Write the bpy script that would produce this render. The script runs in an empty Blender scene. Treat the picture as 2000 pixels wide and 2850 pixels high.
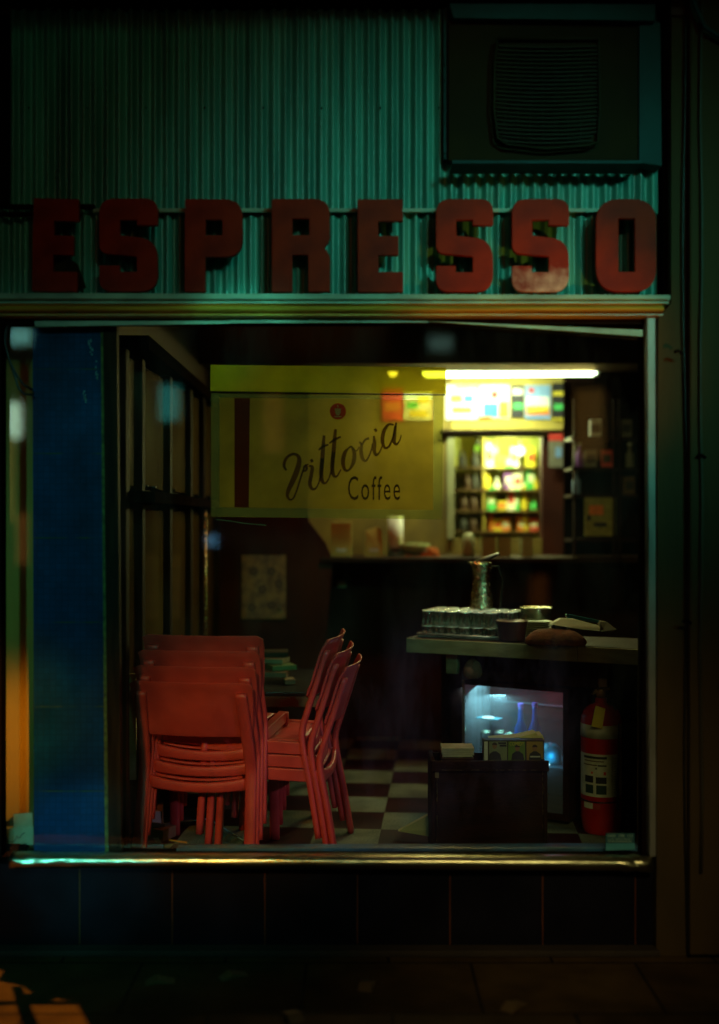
import bpy, bmesh, math, random
from mathutils import Vector, Matrix
R = math.radians
random.seed(7)
scn = bpy.context.scene
COL = scn.collection

# ------------------------------------------------------------------ camera
F, HZ, D = 3093.0, 1450.0, 4.3
cam_d = bpy.data.cameras.new("camera"); cam = bpy.data.objects.new("camera", cam_d); COL.objects.link(cam)
cam.location = (0, -D, 1.45); cam.rotation_euler = (R(90), 0, 0)
cam_d.sensor_fit = 'VERTICAL'; cam_d.sensor_height = 36; cam_d.lens = F / 2850 * 36
cam_d.shift_y = (HZ - 1425) / 2850
cam_d.clip_end = 200; cam_d.clip_start = .05
cam_d.dof.use_dof = True; cam_d.dof.focus_distance = 4.95; cam_d.dof.aperture_fstop = .56
scn.camera = cam

def at(px, py, Y):
    d = Y + D
    return Vector(((px - 1000) * d / F, Y, 1.45 - (py - HZ) * d / F))
def atd(px, py, d): return at(px, py, d - D)

# ------------------------------------------------------------------ world + light
w = bpy.data.worlds.new("World"); scn.world = w; w.use_nodes = True
nt = w.node_tree; bg = nt.nodes["Background"]
sky = nt.nodes.new("ShaderNodeTexSky"); sky.sky_type = 'NISHITA'; sky.sun_disc = False
sky.sun_elevation = R(-6); sky.sun_rotation = R(200)
nt.links.new(sky.outputs[0], bg.inputs[0]); bg.inputs[1].default_value = 0.05
scn.view_settings.view_transform = 'Standard'; scn.view_settings.look = 'None'
scn.view_settings.gamma = 1; scn.view_settings.exposure = 0
scn.cycles.use_denoising = True
scn.cycles.max_bounces = 8; scn.cycles.transparent_max_bounces = 24
scn.cycles.sample_clamp_indirect = 4
scn.cycles.caustics_reflective = False; scn.cycles.caustics_refractive = False

def spot(name, loc, target, col, power, angle, blend=.5, size=.1):
    l = bpy.data.lights.new(name, 'SPOT'); l.color = col; l.energy = power
    l.spot_size = R(angle); l.spot_blend = blend; l.shadow_soft_size = size
    o = bpy.data.objects.new(name, l); COL.objects.link(o); o.location = loc
    o.rotation_euler = (Vector(target) - Vector(loc)).to_track_quat('-Z', 'Y').to_euler()
    return o
def point(name, loc, col, power, size=.05):
    l = bpy.data.lights.new(name, 'POINT'); l.color = col; l.energy = power; l.shadow_soft_size = size
    o = bpy.data.objects.new(name, l); COL.objects.link(o); o.location = loc
    return o
def area(name, loc, target, col, power, sx, sy):
    l = bpy.data.lights.new(name, 'AREA'); l.shape = 'RECTANGLE'; l.size = sx; l.size_y = sy
    l.color = col; l.energy = power
    o = bpy.data.objects.new(name, l); COL.objects.link(o); o.location = loc
    o.rotation_euler = (Vector(target) - Vector(loc)).to_track_quat('-Z', 'Y').to_euler()
    return o

# the street's neon green sign, the sodium lamps, the lamps inside, and helper lights added to brighten parts
spot("street_neon_light", (3.4, -6.6, 4.3), (.55, 0, 2.15), (.14, 1.0, .78), 560, 21, 1.0, .30)
spot("street_neon_fill", (2.6, -8.5, 5.2), (-.1, 0, 2.2), (.25, 1.0, .50), 60, 32, .9, .5)
spot("street_neon_left", (2.2, -6.8, 4.4), (.25, 0, 2.35), (.14, 1.0, .72), 90, 22, 1.0, .12)
spot("pane_glint_helper", (3.4, -6.6, 3.6), (-.97, .85, 2.02), (.15, 1.0, .75), 900, 3.2, .8, .05)  # added spot; stands in for a teal street reflection on the cabinet panes
point("passage_fill", (-1.46, .12, 2.42), (.85, 1.0, .30), 2.2, .08)  # added light lifting the dark wall behind the narrow pane
spot("letter_fill", (.6, -5.5, 4.1), (.1, 0, 2.5), (1.0, .20, .05), 36, 36, 1.0, .4)  # added red spot so the sign letters look red
spot("sodium_street_lamp", (-1.5, -6.0, 3.7), (-.50, .4, .34), (1.0, .45, .03), 640, 10.4, .9, .12)
spot("gold_strip_fill", (.90, -6.0, 3.6), (-1.50, .35, .50), (1.0, .50, .02), 1300, 5.8, 1.0, .08)  # added spot giving the narrow pane its gold glow
spot("moulding_fill", (2.4, -3.2, .6), (.72, 0, 2.14), (1.0, .45, .05), 200, 17, 1.0, .06)  # added orange spot aimed at the moulding to warm it
spot("sodium_pavement_lamp", (-4.6, -2.3, 2.4), (-1.40, -.66, -.22), (1.0, .42, .05), 1300, 22, .05, .01)
spot("cool_street_lamp", (-1.2, -5.2, 3.6), (-1.12, 0, .95), (.09, .85, .72), 190, 30, .9, .12)
spot("cyan_street_lamp", (-2.05, -4.4, 1.5), (-1.10, 0, .14), (.12, .9, 1.0), 220, 9, .8, .05)
spot("pink_street_lamp", (3.5, -2.9, 1.9), (-.30, .62, .42), (.62, .46, 1.0), 1500, 13, .9, .06)
spot("counter_lamp", (.4, 1.0, 2.35), (.75, 1.0, .88), (.80, 1.0, .45), 13, 60, .8, .06)
spot("bench_fill", (1.15, .35, 2.25), (.60, 1.15, .92), (.88, 1.0, .70), 50, 22, .9, .03)  # added front light to make the tumblers stand out
spot("shelf_fill", (.95, .7, 2.4), (1.38, 2.6, 1.55), (1.0, .95, .35), 12, 40, 1.0, .1)  # added from the front to brighten the notice sheet and side shelf
spot("cafe_fill", (.3, 1.5, 2.5), (.2, 2.2, 0), (1.0, .20, .04), 20, 130, 1.0, .1)  # added warm fill that reddens the interior walls
spot("sill_street_lamp", (.8, -5.5, 3.8), (.75, 0, .2), (1.0, .85, .38), 260, 17, 1.0, .35)

# ------------------------------------------------------------------ materials
MATS = {}
def mat(name, c, rough=.6, metal=0, c2=None, scale=6, stretch=(1, 1, 1), bump=0, bscale=40, spec=.5, detail=5, lo=.35, hi=.65):
    if name in MATS: return MATS[name]
    m = bpy.data.materials.new(name); m.use_nodes = True; n = m.node_tree; b = n.nodes["Principled BSDF"]
    b.inputs["Roughness"].default_value = rough; b.inputs["Metallic"].default_value = metal
    b.inputs["Specular IOR Level"].default_value = spec
    tc = n.nodes.new("ShaderNodeTexCoord"); mp = n.nodes.new("ShaderNodeMapping"); mp.inputs["Scale"].default_value = stretch
    n.links.new(tc.outputs["Object"], mp.inputs[0])
    ns = n.nodes.new("ShaderNodeTexNoise"); ns.inputs["Scale"].default_value = scale; ns.inputs["Detail"].default_value = detail
    n.links.new(mp.outputs[0], ns.inputs[0])
    cr = n.nodes.new("ShaderNodeValToRGB"); cr.color_ramp.elements[0].position = lo; cr.color_ramp.elements[1].position = hi
    if c2 is None: c2 = tuple(x * .72 for x in c)
    cr.color_ramp.elements[0].color = (*c2, 1); cr.color_ramp.elements[1].color = (*c, 1)
    n.links.new(ns.outputs[0], cr.inputs[0]); n.links.new(cr.outputs[0], b.inputs["Base Color"])
    mr = n.nodes.new("ShaderNodeMapRange"); mr.inputs[3].default_value = max(0, rough - .08); mr.inputs[4].default_value = min(1, rough + .12)
    n.links.new(ns.outputs[0], mr.inputs[0]); n.links.new(mr.outputs[0], b.inputs["Roughness"])
    if bump:
        n2 = n.nodes.new("ShaderNodeTexNoise"); n2.inputs["Scale"].default_value = bscale; n2.inputs["Detail"].default_value = 4
        n.links.new(mp.outputs[0], n2.inputs[0])
        bp = n.nodes.new("ShaderNodeBump"); bp.inputs["Strength"].default_value = bump; bp.inputs["Distance"].default_value = .01
        n.links.new(n2.outputs[0], bp.inputs["Height"]); n.links.new(bp.outputs[0], b.inputs["Normal"])
    MATS[name] = m
    return m
def emit(name, c, s):
    if name in MATS: return MATS[name]
    m = bpy.data.materials.new(name); m.use_nodes = True; n = m.node_tree; n.nodes.clear()
    e = n.nodes.new("ShaderNodeEmission"); o = n.nodes.new("ShaderNodeOutputMaterial")
    e.inputs[0].default_value = (*c, 1); e.inputs[1].default_value = s; n.links.new(e.outputs[0], o.inputs[0])
    MATS[name] = m; return m
def see_through(name, tint, glossc=(1, 1, 1), rough=.02, ior=1.45, mult=1.0, base=0.0, frost=0.0):
    """thin glass: tinted transparency with a fresnel reflection on top"""
    m = bpy.data.materials.new(name); m.use_nodes = True; n = m.node_tree; n.nodes.clear()
    t = n.nodes.new("ShaderNodeBsdfTransparent"); t.inputs[0].default_value = (*tint, 1)
    g = n.nodes.new("ShaderNodeBsdfGlossy"); g.inputs[0].default_value = (*glossc, 1); g.inputs["Roughness"].default_value = rough
    fr = n.nodes.new("ShaderNodeFresnel"); fr.inputs[0].default_value = ior
    mu = n.nodes.new("ShaderNodeMath"); mu.operation = 'MULTIPLY_ADD'; mu.inputs[1].default_value = mult; mu.inputs[2].default_value = base; mu.use_clamp = True
    mx = n.nodes.new("ShaderNodeMixShader"); o = n.nodes.new("ShaderNodeOutputMaterial")
    n.links.new(fr.outputs[0], mu.inputs[0]); n.links.new(mu.outputs[0], mx.inputs[0])
    src = t.outputs[0]
    if frost:
        tl0 = n.nodes.new("ShaderNodeBsdfTranslucent"); tl0.inputs[0].default_value = (.9, .95, .9, 1); tl1 = n.nodes.new("ShaderNodeBsdfDiffuse"); tl1.inputs[0].default_value = (.9, .95, .9, 1)
        tl = n.nodes.new("ShaderNodeMixShader"); tl.name = "frost"; n.links.new(tl0.outputs[0], tl.inputs[1]); n.links.new(tl1.outputs[0], tl.inputs[2])
        m2 = n.nodes.new("ShaderNodeMixShader"); m2.inputs[0].default_value = frost
        n.links.new(t.outputs[0], m2.inputs[1]); n.links.new(tl.outputs[0], m2.inputs[2]); src = m2.outputs[0]
    n.links.new(src, mx.inputs[1]); n.links.new(g.outputs[0], mx.inputs[2]); n.links.new(mx.outputs[0], o.inputs[0])
    MATS[name] = m; return m
def film(name, c, through, tr=.5):
    """translucent printed film"""
    m = bpy.data.materials.new(name); m.use_nodes = True; n = m.node_tree; n.nodes.clear()
    t = n.nodes.new("ShaderNodeBsdfTransparent"); t.inputs[0].default_value = (*through, 1)
    d = n.nodes.new("ShaderNodeBsdfDiffuse"); l = n.nodes.new("ShaderNodeBsdfTranslucent")
    tc = n.nodes.new("ShaderNodeTexCoord"); ns = n.nodes.new("ShaderNodeTexNoise"); ns.inputs["Scale"].default_value = 7; ns.inputs["Detail"].default_value = 6
    n.links.new(tc.outputs["Object"], ns.inputs[0])
    cr = n.nodes.new("ShaderNodeValToRGB"); cr.color_ramp.elements[0].position = .3; cr.color_ramp.elements[1].position = .7
    cr.color_ramp.elements[0].color = (*[x * .65 for x in c], 1); cr.color_ramp.elements[1].color = (*c, 1)
    n.links.new(ns.outputs[0], cr.inputs[0]); n.links.new(cr.outputs[0], d.inputs[0]); n.links.new(cr.outputs[0], l.inputs[0])
    a = n.nodes.new("ShaderNodeMixShader"); a.inputs[0].default_value = .6; n.links.new(d.outputs[0], a.inputs[1]); n.links.new(l.outputs[0], a.inputs[2])
    b = n.nodes.new("ShaderNodeMixShader"); b.inputs[0].default_value = tr; n.links.new(a.outputs[0], b.inputs[1]); n.links.new(t.outputs[0], b.inputs[2])
    o = n.nodes.new("ShaderNodeOutputMaterial"); n.links.new(b.outputs[0], o.inputs[0])
    MATS[name] = m; return m

def tiles(name, c, c2, mortar, tile, msize, rough=.25, big=None, bigc=None, offset=0, ratio=1.0, plane='XZ', bump=.3, phase=(0, 0)):
    m = bpy.data.materials.new(name); m.use_nodes = True; n = m.node_tree; b = n.nodes["Principled BSDF"]; b.inputs["Roughness"].default_value = rough
    tc = n.nodes.new("ShaderNodeTexCoord"); sp = n.nodes.new("ShaderNodeSeparateXYZ"); cb = n.nodes.new("ShaderNodeCombineXYZ")
    n.links.new(tc.outputs["Object"], sp.inputs[0])
    n.links.new(sp.outputs[plane[0]], cb.inputs[0]); n.links.new(sp.outputs[plane[1]], cb.inputs[1])
    ad = n.nodes.new("ShaderNodeVectorMath"); ad.inputs[1].default_value = (phase[0], phase[1], 0); n.links.new(cb.outputs[0], ad.inputs[0])
    def brick(sz, ms, off, rt):
        k = n.nodes.new("ShaderNodeTexBrick"); k.offset = off; k.inputs["Scale"].default_value = 1
        k.inputs["Brick Width"].default_value = sz; k.inputs["Row Height"].default_value = sz * rt
        k.inputs["Mortar Size"].default_value = ms; k.inputs["Mortar Smooth"].default_value = .3; k.inputs["Bias"].default_value = 0
        n.links.new(ad.outputs[0], k.inputs[0]); return k
    k = brick(tile, msize, offset, ratio)
    k.inputs["Color1"].default_value = (*c, 1); k.inputs["Color2"].default_value = (*c2, 1); k.inputs["Mortar"].default_value = (*mortar, 1)
    ns = n.nodes.new("ShaderNodeTexNoise"); ns.inputs["Scale"].default_value = 5; ns.inputs["Detail"].default_value = 8; n.links.new(tc.outputs["Object"], ns.inputs[0])
    mr = n.nodes.new("ShaderNodeMapRange"); mr.inputs[1].default_value = .3; mr.inputs[2].default_value = .7; mr.inputs[3].default_value = .55; mr.inputs[4].default_value = 1.25
    n.links.new(ns.outputs[0], mr.inputs[0])
    mm = n.nodes.new("ShaderNodeVectorMath"); mm.operation = 'SCALE'; n.links.new(k.outputs[0], mm.inputs[0]); n.links.new(mr.outputs[0], mm.inputs[3])
    out = mm.outputs[0]
    if big:
        k2 = brick(big[0], big[1], 0, big[2])
        n3 = n.nodes.new("ShaderNodeTexNoise"); n3.inputs["Scale"].default_value = 9; n.links.new(tc.outputs["Object"], n3.inputs[0])
        m3 = n.nodes.new("ShaderNodeMapRange"); m3.inputs[1].default_value = .42; m3.inputs[2].default_value = .6; n.links.new(n3.outputs[0], m3.inputs[0])
        mu = n.nodes.new("ShaderNodeMath"); mu.operation = 'MULTIPLY'; n.links.new(k2.outputs["Fac"], mu.inputs[0]); n.links.new(m3.outputs[0], mu.inputs[1])
        mx = n.nodes.new("ShaderNodeMixRGB"); mx.inputs[2].default_value = (*bigc, 1); n.links.new(mu.outputs[0], mx.inputs[0]); n.links.new(out, mx.inputs[1]); out = mx.outputs[0]
    n.links.new(out, b.inputs["Base Color"])
    bp = n.nodes.new("ShaderNodeBump"); bp.invert = True; bp.inputs["Strength"].default_value = bump; bp.inputs["Distance"].default_value = .004
    n.links.new(k.outputs["Fac"], bp.inputs["Height"]); n.links.new(bp.outputs[0], b.inputs["Normal"])
    b.inputs["Specular IOR Level"].default_value = .12
    MATS[name] = m; return m

corr_m = mat("painted corrugated iron", (.10, .42, .33), .38, .0, (.03, .15, .12), 9, (1.5, 1, .12), .2, 60, spec=.7, lo=.3, hi=.62)  # teal of the street light is partly put into this paint colour
trim_m = mat("pale painted trim", (.40, .56, .40), .5, 0, (.25, .30, .22), 12, (.5, 1, 1), .2)
gold_m = mat("orange timber moulding", (.85, .42, .05), .36, 0, (.40, .17, .02), 16, (.15, 1, 2), .3, 60)
red_m = mat("red enamel sign letter", (.42, .024, .008), .6, 0, (.26, .015, .007), 9, bump=.05, bscale=60, spec=.12, lo=.38, hi=.6)
steel_m = mat("polished sill steel", (.56, .50, .30), .27, 1, (.34, .29, .16), 5, (.5, 3, 3), .22, 14)
frame_m = mat("brushed frame steel", (.36, .33, .29), .48, .5, (.2, .18, .16), 18, (1, 1, .2), .1)
blue_m = tiles("blue mosaic tile", (.002, .060, .20), (.002, .050, .165), (.002, .040, .125), .024, .0016, .55, (.36, .0028, .92), (.045, .09, .04), bump=.25, phase=(.17, .08))
plinth_m = tiles("dark plinth tile", (.010, .009, .016), (.013, .010, .014), (.13, .04, .014), .36, .0032, .35, ratio=1.4, bump=.4, phase=(.008, .095))
wall_m = mat("grimy side wall render", (.10, .050, .013), .9, 0, (.055, .030, .008), 3, (1, 1, .3), .5, 25)
pave_m = mat("grimy pavement concrete", (.13, .075, .030), .85, 0, (.05, .026, .012), 5, bump=.5, bscale=60)
dark_m = mat("near black timber", (.014, .007, .005), .6, 0, None, 8, (1, 1, .3), .2, spec=.0)
jamb_m = mat("dark brown jamb", (.035, .017, .008), .6, 0, (.012, .006, .004), 10, (4, 4, .4), .3, spec=.12)
ac_m = mat("dark brown air conditioner casing", (.040, .020, .005), .7, 0, (.025, .012, .003), 3, bump=.1, spec=.1)
acg_m = mat("olive grille plastic", (.03, .020, .004), .6, 0, (.018, .011, .003), 5, spec=.2)
actrim_m = mat("blue grey flashing", (.02, .075, .075), .8, 0, (.012, .045, .045), 4, bump=.2)
chair_m = mat("red chair plastic", (.64, .066, .048), .40, 0, (.46, .042, .034), 7, bump=.08, bscale=300, spec=.4)
inner_m = mat("dark red brown wall", (.075, .020, .010), .8, 0, (.030, .008, .005), 2.2, bump=.3, bscale=12, spec=.12)
wood_m = mat("worn dark wood", (.03, .008, .005), .6, 0, (.014, .005, .004), 6, (1, 1, 3), .25, spec=.12)
bench_m = mat("pale laminate bench", (.22, .18, .08), .6, 0, (.15, .12, .05), 10, (1, 3, 3), .15)
brown_m = mat("plain brown laminate", (.16, .09, .035), .55, 0, None, 8)
olive_m = mat("yellow cream paint", (.62, .50, .10), .6, 0, (.42, .32, .06), 3, bump=.15)
black_m = mat("black plastic", (.012, .012, .012), .35)
chrome_m = mat("chrome jug", (.75, .70, .45), .24, 1, (.5, .46, .28), 30, bump=.8, bscale=45)
paper_m = mat("aged white paper", (.62, .55, .34), .8, 0, (.45, .38, .22), 14)
ledge_m = mat("blue painted inner ledge", (.03, .16, .36), .5, 0, (.03, .07, .13), 9, bump=.2)
glass_m = see_through("window glass", (.96, .97, .95), (1, 1, 1), .03, 1.45, .9, .0, .03)
def grime(m):
    n = m.node_tree; tc = n.nodes.new("ShaderNodeTexCoord"); mp = n.nodes.new("ShaderNodeMapping"); mp.inputs["Scale"].default_value = (1.4, 1, .45); mp.inputs["Rotation"].default_value = (0, .5, 0)
    ns = n.nodes.new("ShaderNodeTexNoise"); ns.inputs["Scale"].default_value = 3.5; ns.inputs["Detail"].default_value = 9; ns.inputs["Roughness"].default_value = .65
    mr = n.nodes.new("ShaderNodeMapRange"); mr.inputs[1].default_value = .45; mr.inputs[2].default_value = .75; mr.inputs[3].default_value = .0005; mr.inputs[4].default_value = .011
    n.links.new(tc.outputs["Object"], mp.inputs[0]); n.links.new(mp.outputs[0], ns.inputs[0]); n.links.new(ns.outputs[0], mr.inputs[0])
    for k in n.nodes:
        if k.type == 'MIX_SHADER' and k.inputs[2].is_linked and k.inputs[2].links[0].from_node.name == 'frost': n.links.new(mr.outputs[0], k.inputs[0])
grime(glass_m)
tumbler_m = see_through("tumbler glass", (.975, .985, .98), (.9, 1, .95), .08, 1.45, .85, .05, .014)
fridge_glass_m = see_through("cabinet glass", (.85, .95, 1.0), (1, 1, 1), .04, 1.45, 1, .0, .14)
sheet_m = film("yellow film poster", (.60, .36, .04), (1, .80, .20), .46)
border_m = film("greenish film border", (.40, .36, .09), (.9, .95, .42), .58)
pelmet_m = film("yellow pelmet film", (.92, .66, .03), (1, .93, .22), .55)
print_m = film("brown print on film", (.12, .05, .016), (.42, .30, .07), .48)
stripe_m = film("maroon stripe on film", (.12, .022, .008), (.3, .08, .02), .25)
round_m = film("red roundel on film", (.50, .045, .015), (.6, .1, .03), .25)

# ------------------------------------------------------------------ helpers
MTX = {}
def tag(o, label=None, cat=None, group=None, kind=None):
    if label: o["label"] = label
    if cat: o["category"] = cat
    if group: o["group"] = group
    if kind: o["kind"] = kind
    return o
def thing(name, label, cat, loc=(0, 0, 0), rz=0, group=None):
    o = bpy.data.objects.new(name, None); COL.objects.link(o); o.empty_display_size = .1
    o.location = loc; o.rotation_euler = (0, 0, rz)
    MTX[o.name] = Matrix.Translation(Vector(loc)) @ Matrix.Rotation(rz, 4, 'Z')
    return tag(o, label, cat, group)
def obj(name, bm, m, parent=None, smooth=False, world=False, bevel=0, root=None):
    """root: the top thing, for world coordinates of nested parts"""
    if world and (root or parent):
        r = root or parent
        bmesh.ops.transform(bm, matrix=MTX[r.name].inverted(), verts=bm.verts)
    bmesh.ops.recalc_face_normals(bm, faces=bm.faces)
    me = bpy.data.meshes.new(name); bm.to_mesh(me); bm.free()
    o = bpy.data.objects.new(name, me); COL.objects.link(o); me.materials.append(m)
    if smooth:
        for p in me.polygons: p.use_smooth = True
    if parent: o.parent = parent
    if bevel:
        b = o.modifiers.new("bevel", 'BEVEL'); b.width = bevel; b.segments = 2; b.limit_method = 'ANGLE'
    return o
def B(): return bmesh.new()
def box(bm, x0, x1, y0, y1, z0, z1):
    v = [bm.verts.new((x, y, z)) for z in (z0, z1) for y in (y0, y1) for x in (x0, x1)]
    for f in ((0, 1, 3, 2), (4, 6, 7, 5), (0, 4, 5, 1), (1, 5, 7, 3), (3, 7, 6, 2), (2, 6, 4, 0)):
        bm.faces.new([v[i] for i in f])
    return v
def pbox(bm, px0, px1, py0, py1, Y, dep):
    """box whose front face fills a rectangle seen in the photograph, standing at depth Y"""
    a = at(px0, py0, Y); b = at(px1, py1, Y)
    return box(bm, a.x, b.x, Y, Y + dep, b.z, a.z)
def quadbox(bm, pts, dep):
    """prism from four front corners (world), pushed back in y"""
    f = [bm.verts.new(p) for p in pts]; k = [bm.verts.new(Vector(p) + Vector((0, dep, 0))) for p in pts]
    n = len(f); bm.faces.new(f); bm.faces.new(k[::-1])
    for i in range(n): bm.faces.new((f[i], k[i], k[(i + 1) % n], f[(i + 1) % n]))
def tube(bm, pts, r, seg=10, cap=True, w=None):
    pts = [Vector(p) for p in pts]; n = len(pts); rings = []
    rad = r if isinstance(r, (list, tuple)) else [r] * n
    up = None
    for i, p in enumerate(pts):
        t = (pts[min(i + 1, n - 1)] - pts[max(i - 1, 0)]).normalized()
        if up is None: up = Vector((0, 0, 1)) if abs(t.z) < .9 else Vector((1, 0, 0))
        s = t.cross(up).normalized(); u = s.cross(t).normalized(); up = u
        rings.append([bm.verts.new(p + (s * math.cos(a) + u * math.sin(a)) * rad[i]) for a in [2 * math.pi * k / seg for k in range(seg)]])
    for a, b in zip(rings, rings[1:]):
        for k in range(seg): bm.faces.new((a[k], a[(k + 1) % seg], b[(k + 1) % seg], b[k]))
    if cap: bm.faces.new(rings[0][::-1]); bm.faces.new(rings[-1])
def lathe(bm, prof, c=(0, 0, 0), seg=24, a0=0, a1=2 * math.pi):
    full = abs(a1 - a0 - 2 * math.pi) < 1e-6; n = seg if full else seg + 1; rings = []
    for r, z in prof:
        rings.append([bm.verts.new((c[0] + r * math.cos(a0 + (a1 - a0) * k / seg), c[1] + r * math.sin(a0 + (a1 - a0) * k / seg), c[2] + z)) for k in range(n)])
    for a, b in zip(rings, rings[1:]):
        for k in range(n if full else n - 1): bm.faces.new((a[k], a[(k + 1) % n], b[(k + 1) % n], b[k]))
    if full:
        if prof[0][0] > 1e-4: bm.faces.new(rings[0][::-1])
        if prof[-1][0] > 1e-4: bm.faces.new(rings[-1])
def sweep(bm, pts, wd, th, x, seg=12, xt=None, xb=None):
    """rounded bar of width wd (x) and thickness th along a path in the yz plane"""
    zs = [b for a, b in pts]; zm = .40
    def xx(z):
        if xt is None: return x
        return x + (xt - x) * max(0, z - zm) / (max(zs) - zm) if z > zm else x + (xb - x) * (zm - z) / zm
    pts = [Vector((xx(b), a, b)) for a, b in pts]; n = len(pts); rings = []
    for i, p in enumerate(pts):
        t = (pts[min(i + 1, n - 1)] - pts[max(i - 1, 0)]).normalized(); nn = Vector((0, -t.z, t.y)); ring = []
        for k in range(seg):
            a = 2 * math.pi * k / seg; c, s = math.cos(a), math.sin(a)
            ring.append(bm.verts.new(p + Vector((1, 0, 0)) * wd / 2 * math.copysign(abs(c) ** .6, c) + nn * th / 2 * math.copysign(abs(s) ** .6, s)))
        rings.append(ring)
    for a, b in zip(rings, rings[1:]):
        for k in range(seg): bm.faces.new((a[k], a[(k + 1) % seg], b[(k + 1) % seg], b[k]))
    bm.faces.new(rings[0][::-1]); bm.faces.new(rings[-1])
def fillet(pts, seg=6):
    out = []; n = len(pts)
    for i, (x, y, r) in enumerate(pts):
        p = Vector((x, y)); a = Vector(pts[i - 1][:2]) - p; b = Vector(pts[(i + 1) % n][:2]) - p
        if r <= 0: out.append(p); continue
        r2 = min(r, a.length * .5, b.length * .5)
        s = p + a.normalized() * r2; e = p + b.normalized() * r2
        for k in range(seg + 1):
            t = k / seg; out.append(s * (1 - t) ** 2 + p * 2 * t * (1 - t) + e * t * t)
    return out
def curve_mesh(name, loops, depth, bev=0):
    cu = bpy.data.curves.new(name, 'CURVE'); cu.dimensions = '2D'; cu.fill_mode = 'BOTH'; cu.extrude = depth / 2
    cu.bevel_depth = bev; cu.bevel_resolution = 2
    for l in loops:
        s = cu.splines.new('POLY'); s.points.add(len(l) - 1); s.use_cyclic_u = True
        for q, p in zip(s.points, l): q.co = (p[0], p[1], 0, 1)
    o = bpy.data.objects.new("tmp", cu); COL.objects.link(o); dg = bpy.context.evaluated_depsgraph_get()
    me = bpy.data.meshes.new_from_object(o.evaluated_get(dg)); bpy.data.objects.remove(o); bpy.data.curves.remove(cu)
    return me
def mesh_to_bm(me, M):
    bm = B(); bm.from_mesh(me); bmesh.ops.transform(bm, matrix=M, verts=bm.verts); bpy.data.meshes.remove(me); return bm
UP = Matrix.Rotation(R(90), 4, 'X')
def text_bm(txt, px0, px1, py0, py1, Y, dep=.001, shear=0, sp=1):
    """lettering fitted into a photo rectangle at depth Y, facing the street"""
    cu = bpy.data.curves.new("txt", 'FONT'); cu.body = txt; cu.extrude = .01; cu.shear = shear; cu.resolution_u = 3; cu.space_character = sp
    o = bpy.data.objects.new("tmp", cu); COL.objects.link(o); dg = bpy.context.evaluated_depsgraph_get()
    me = bpy.data.meshes.new_from_object(o.evaluated_get(dg)); bpy.data.objects.remove(o); bpy.data.curves.remove(cu)
    xs = [v.co.x for v in me.vertices]; ys = [v.co.y for v in me.vertices]
    a = at(px0, py1, Y); b = at(px1, py0, Y)
    sx = (b.x - a.x) / (max(xs) - min(xs)); sy = (b.z - a.z) / (max(ys) - min(ys))
    M = Matrix.Translation((a.x, Y, a.z)) @ UP @ Matrix.Diagonal((sx, sy, dep / .02, 1)) @ Matrix.Translation((-min(xs), -min(ys), 0))
    return mesh_to_bm(me, M)
def single(name, bm, m, label, cat, loc, group=None, **k):
    """a thing that is one mesh: origin moved to its base"""
    bmesh.ops.translate(bm, vec=-Vector(loc), verts=bm.verts)
    o = obj(name, bm, m, **k); o.location = loc
    return tag(o, label, cat, group)

# ================================================================== SETTING
bm = B(); box(bm, -14, 14, -16, .6, -.30, -.22)
tag(obj("pavement", bm, tiles("paving slabs", (.10, .055, .018), (.08, .043, .015), (.02, .011, .006), .62, .006, .85, ratio=.7, offset=.5, plane='XY', bump=.6, phase=(.2, .1))), kind="structure")
for k, (x, y, r_) in enumerate(((-.45, -.25, 30), (.05, -.32, 80), (-.72, -.3, 10), (.55, -.5, 50), (-.2, -.55, 110))):
    lb = ("nearest the wall under the left chairs", "below the middle of the window", "farthest left", "farthest right", "nearest the camera")[k]
    bm = B(); quadbox(bm, [(-.05, 0, 0), (-.01, 0, .018), (.03, 0, .006), (.055, 0, .0), (.0, 0, .003)], .05); o = obj("dry_leaf", bm, mat("dry brown leaf", (.22, .12, .04), .8), None); o.location = (x, y, -.219); o.rotation_euler = (0, 0, R(r_))
    tag(o, "curled dry leaf on the dark pavement, " + lb, "leaf", "dry leaves on the pavement")
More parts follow.
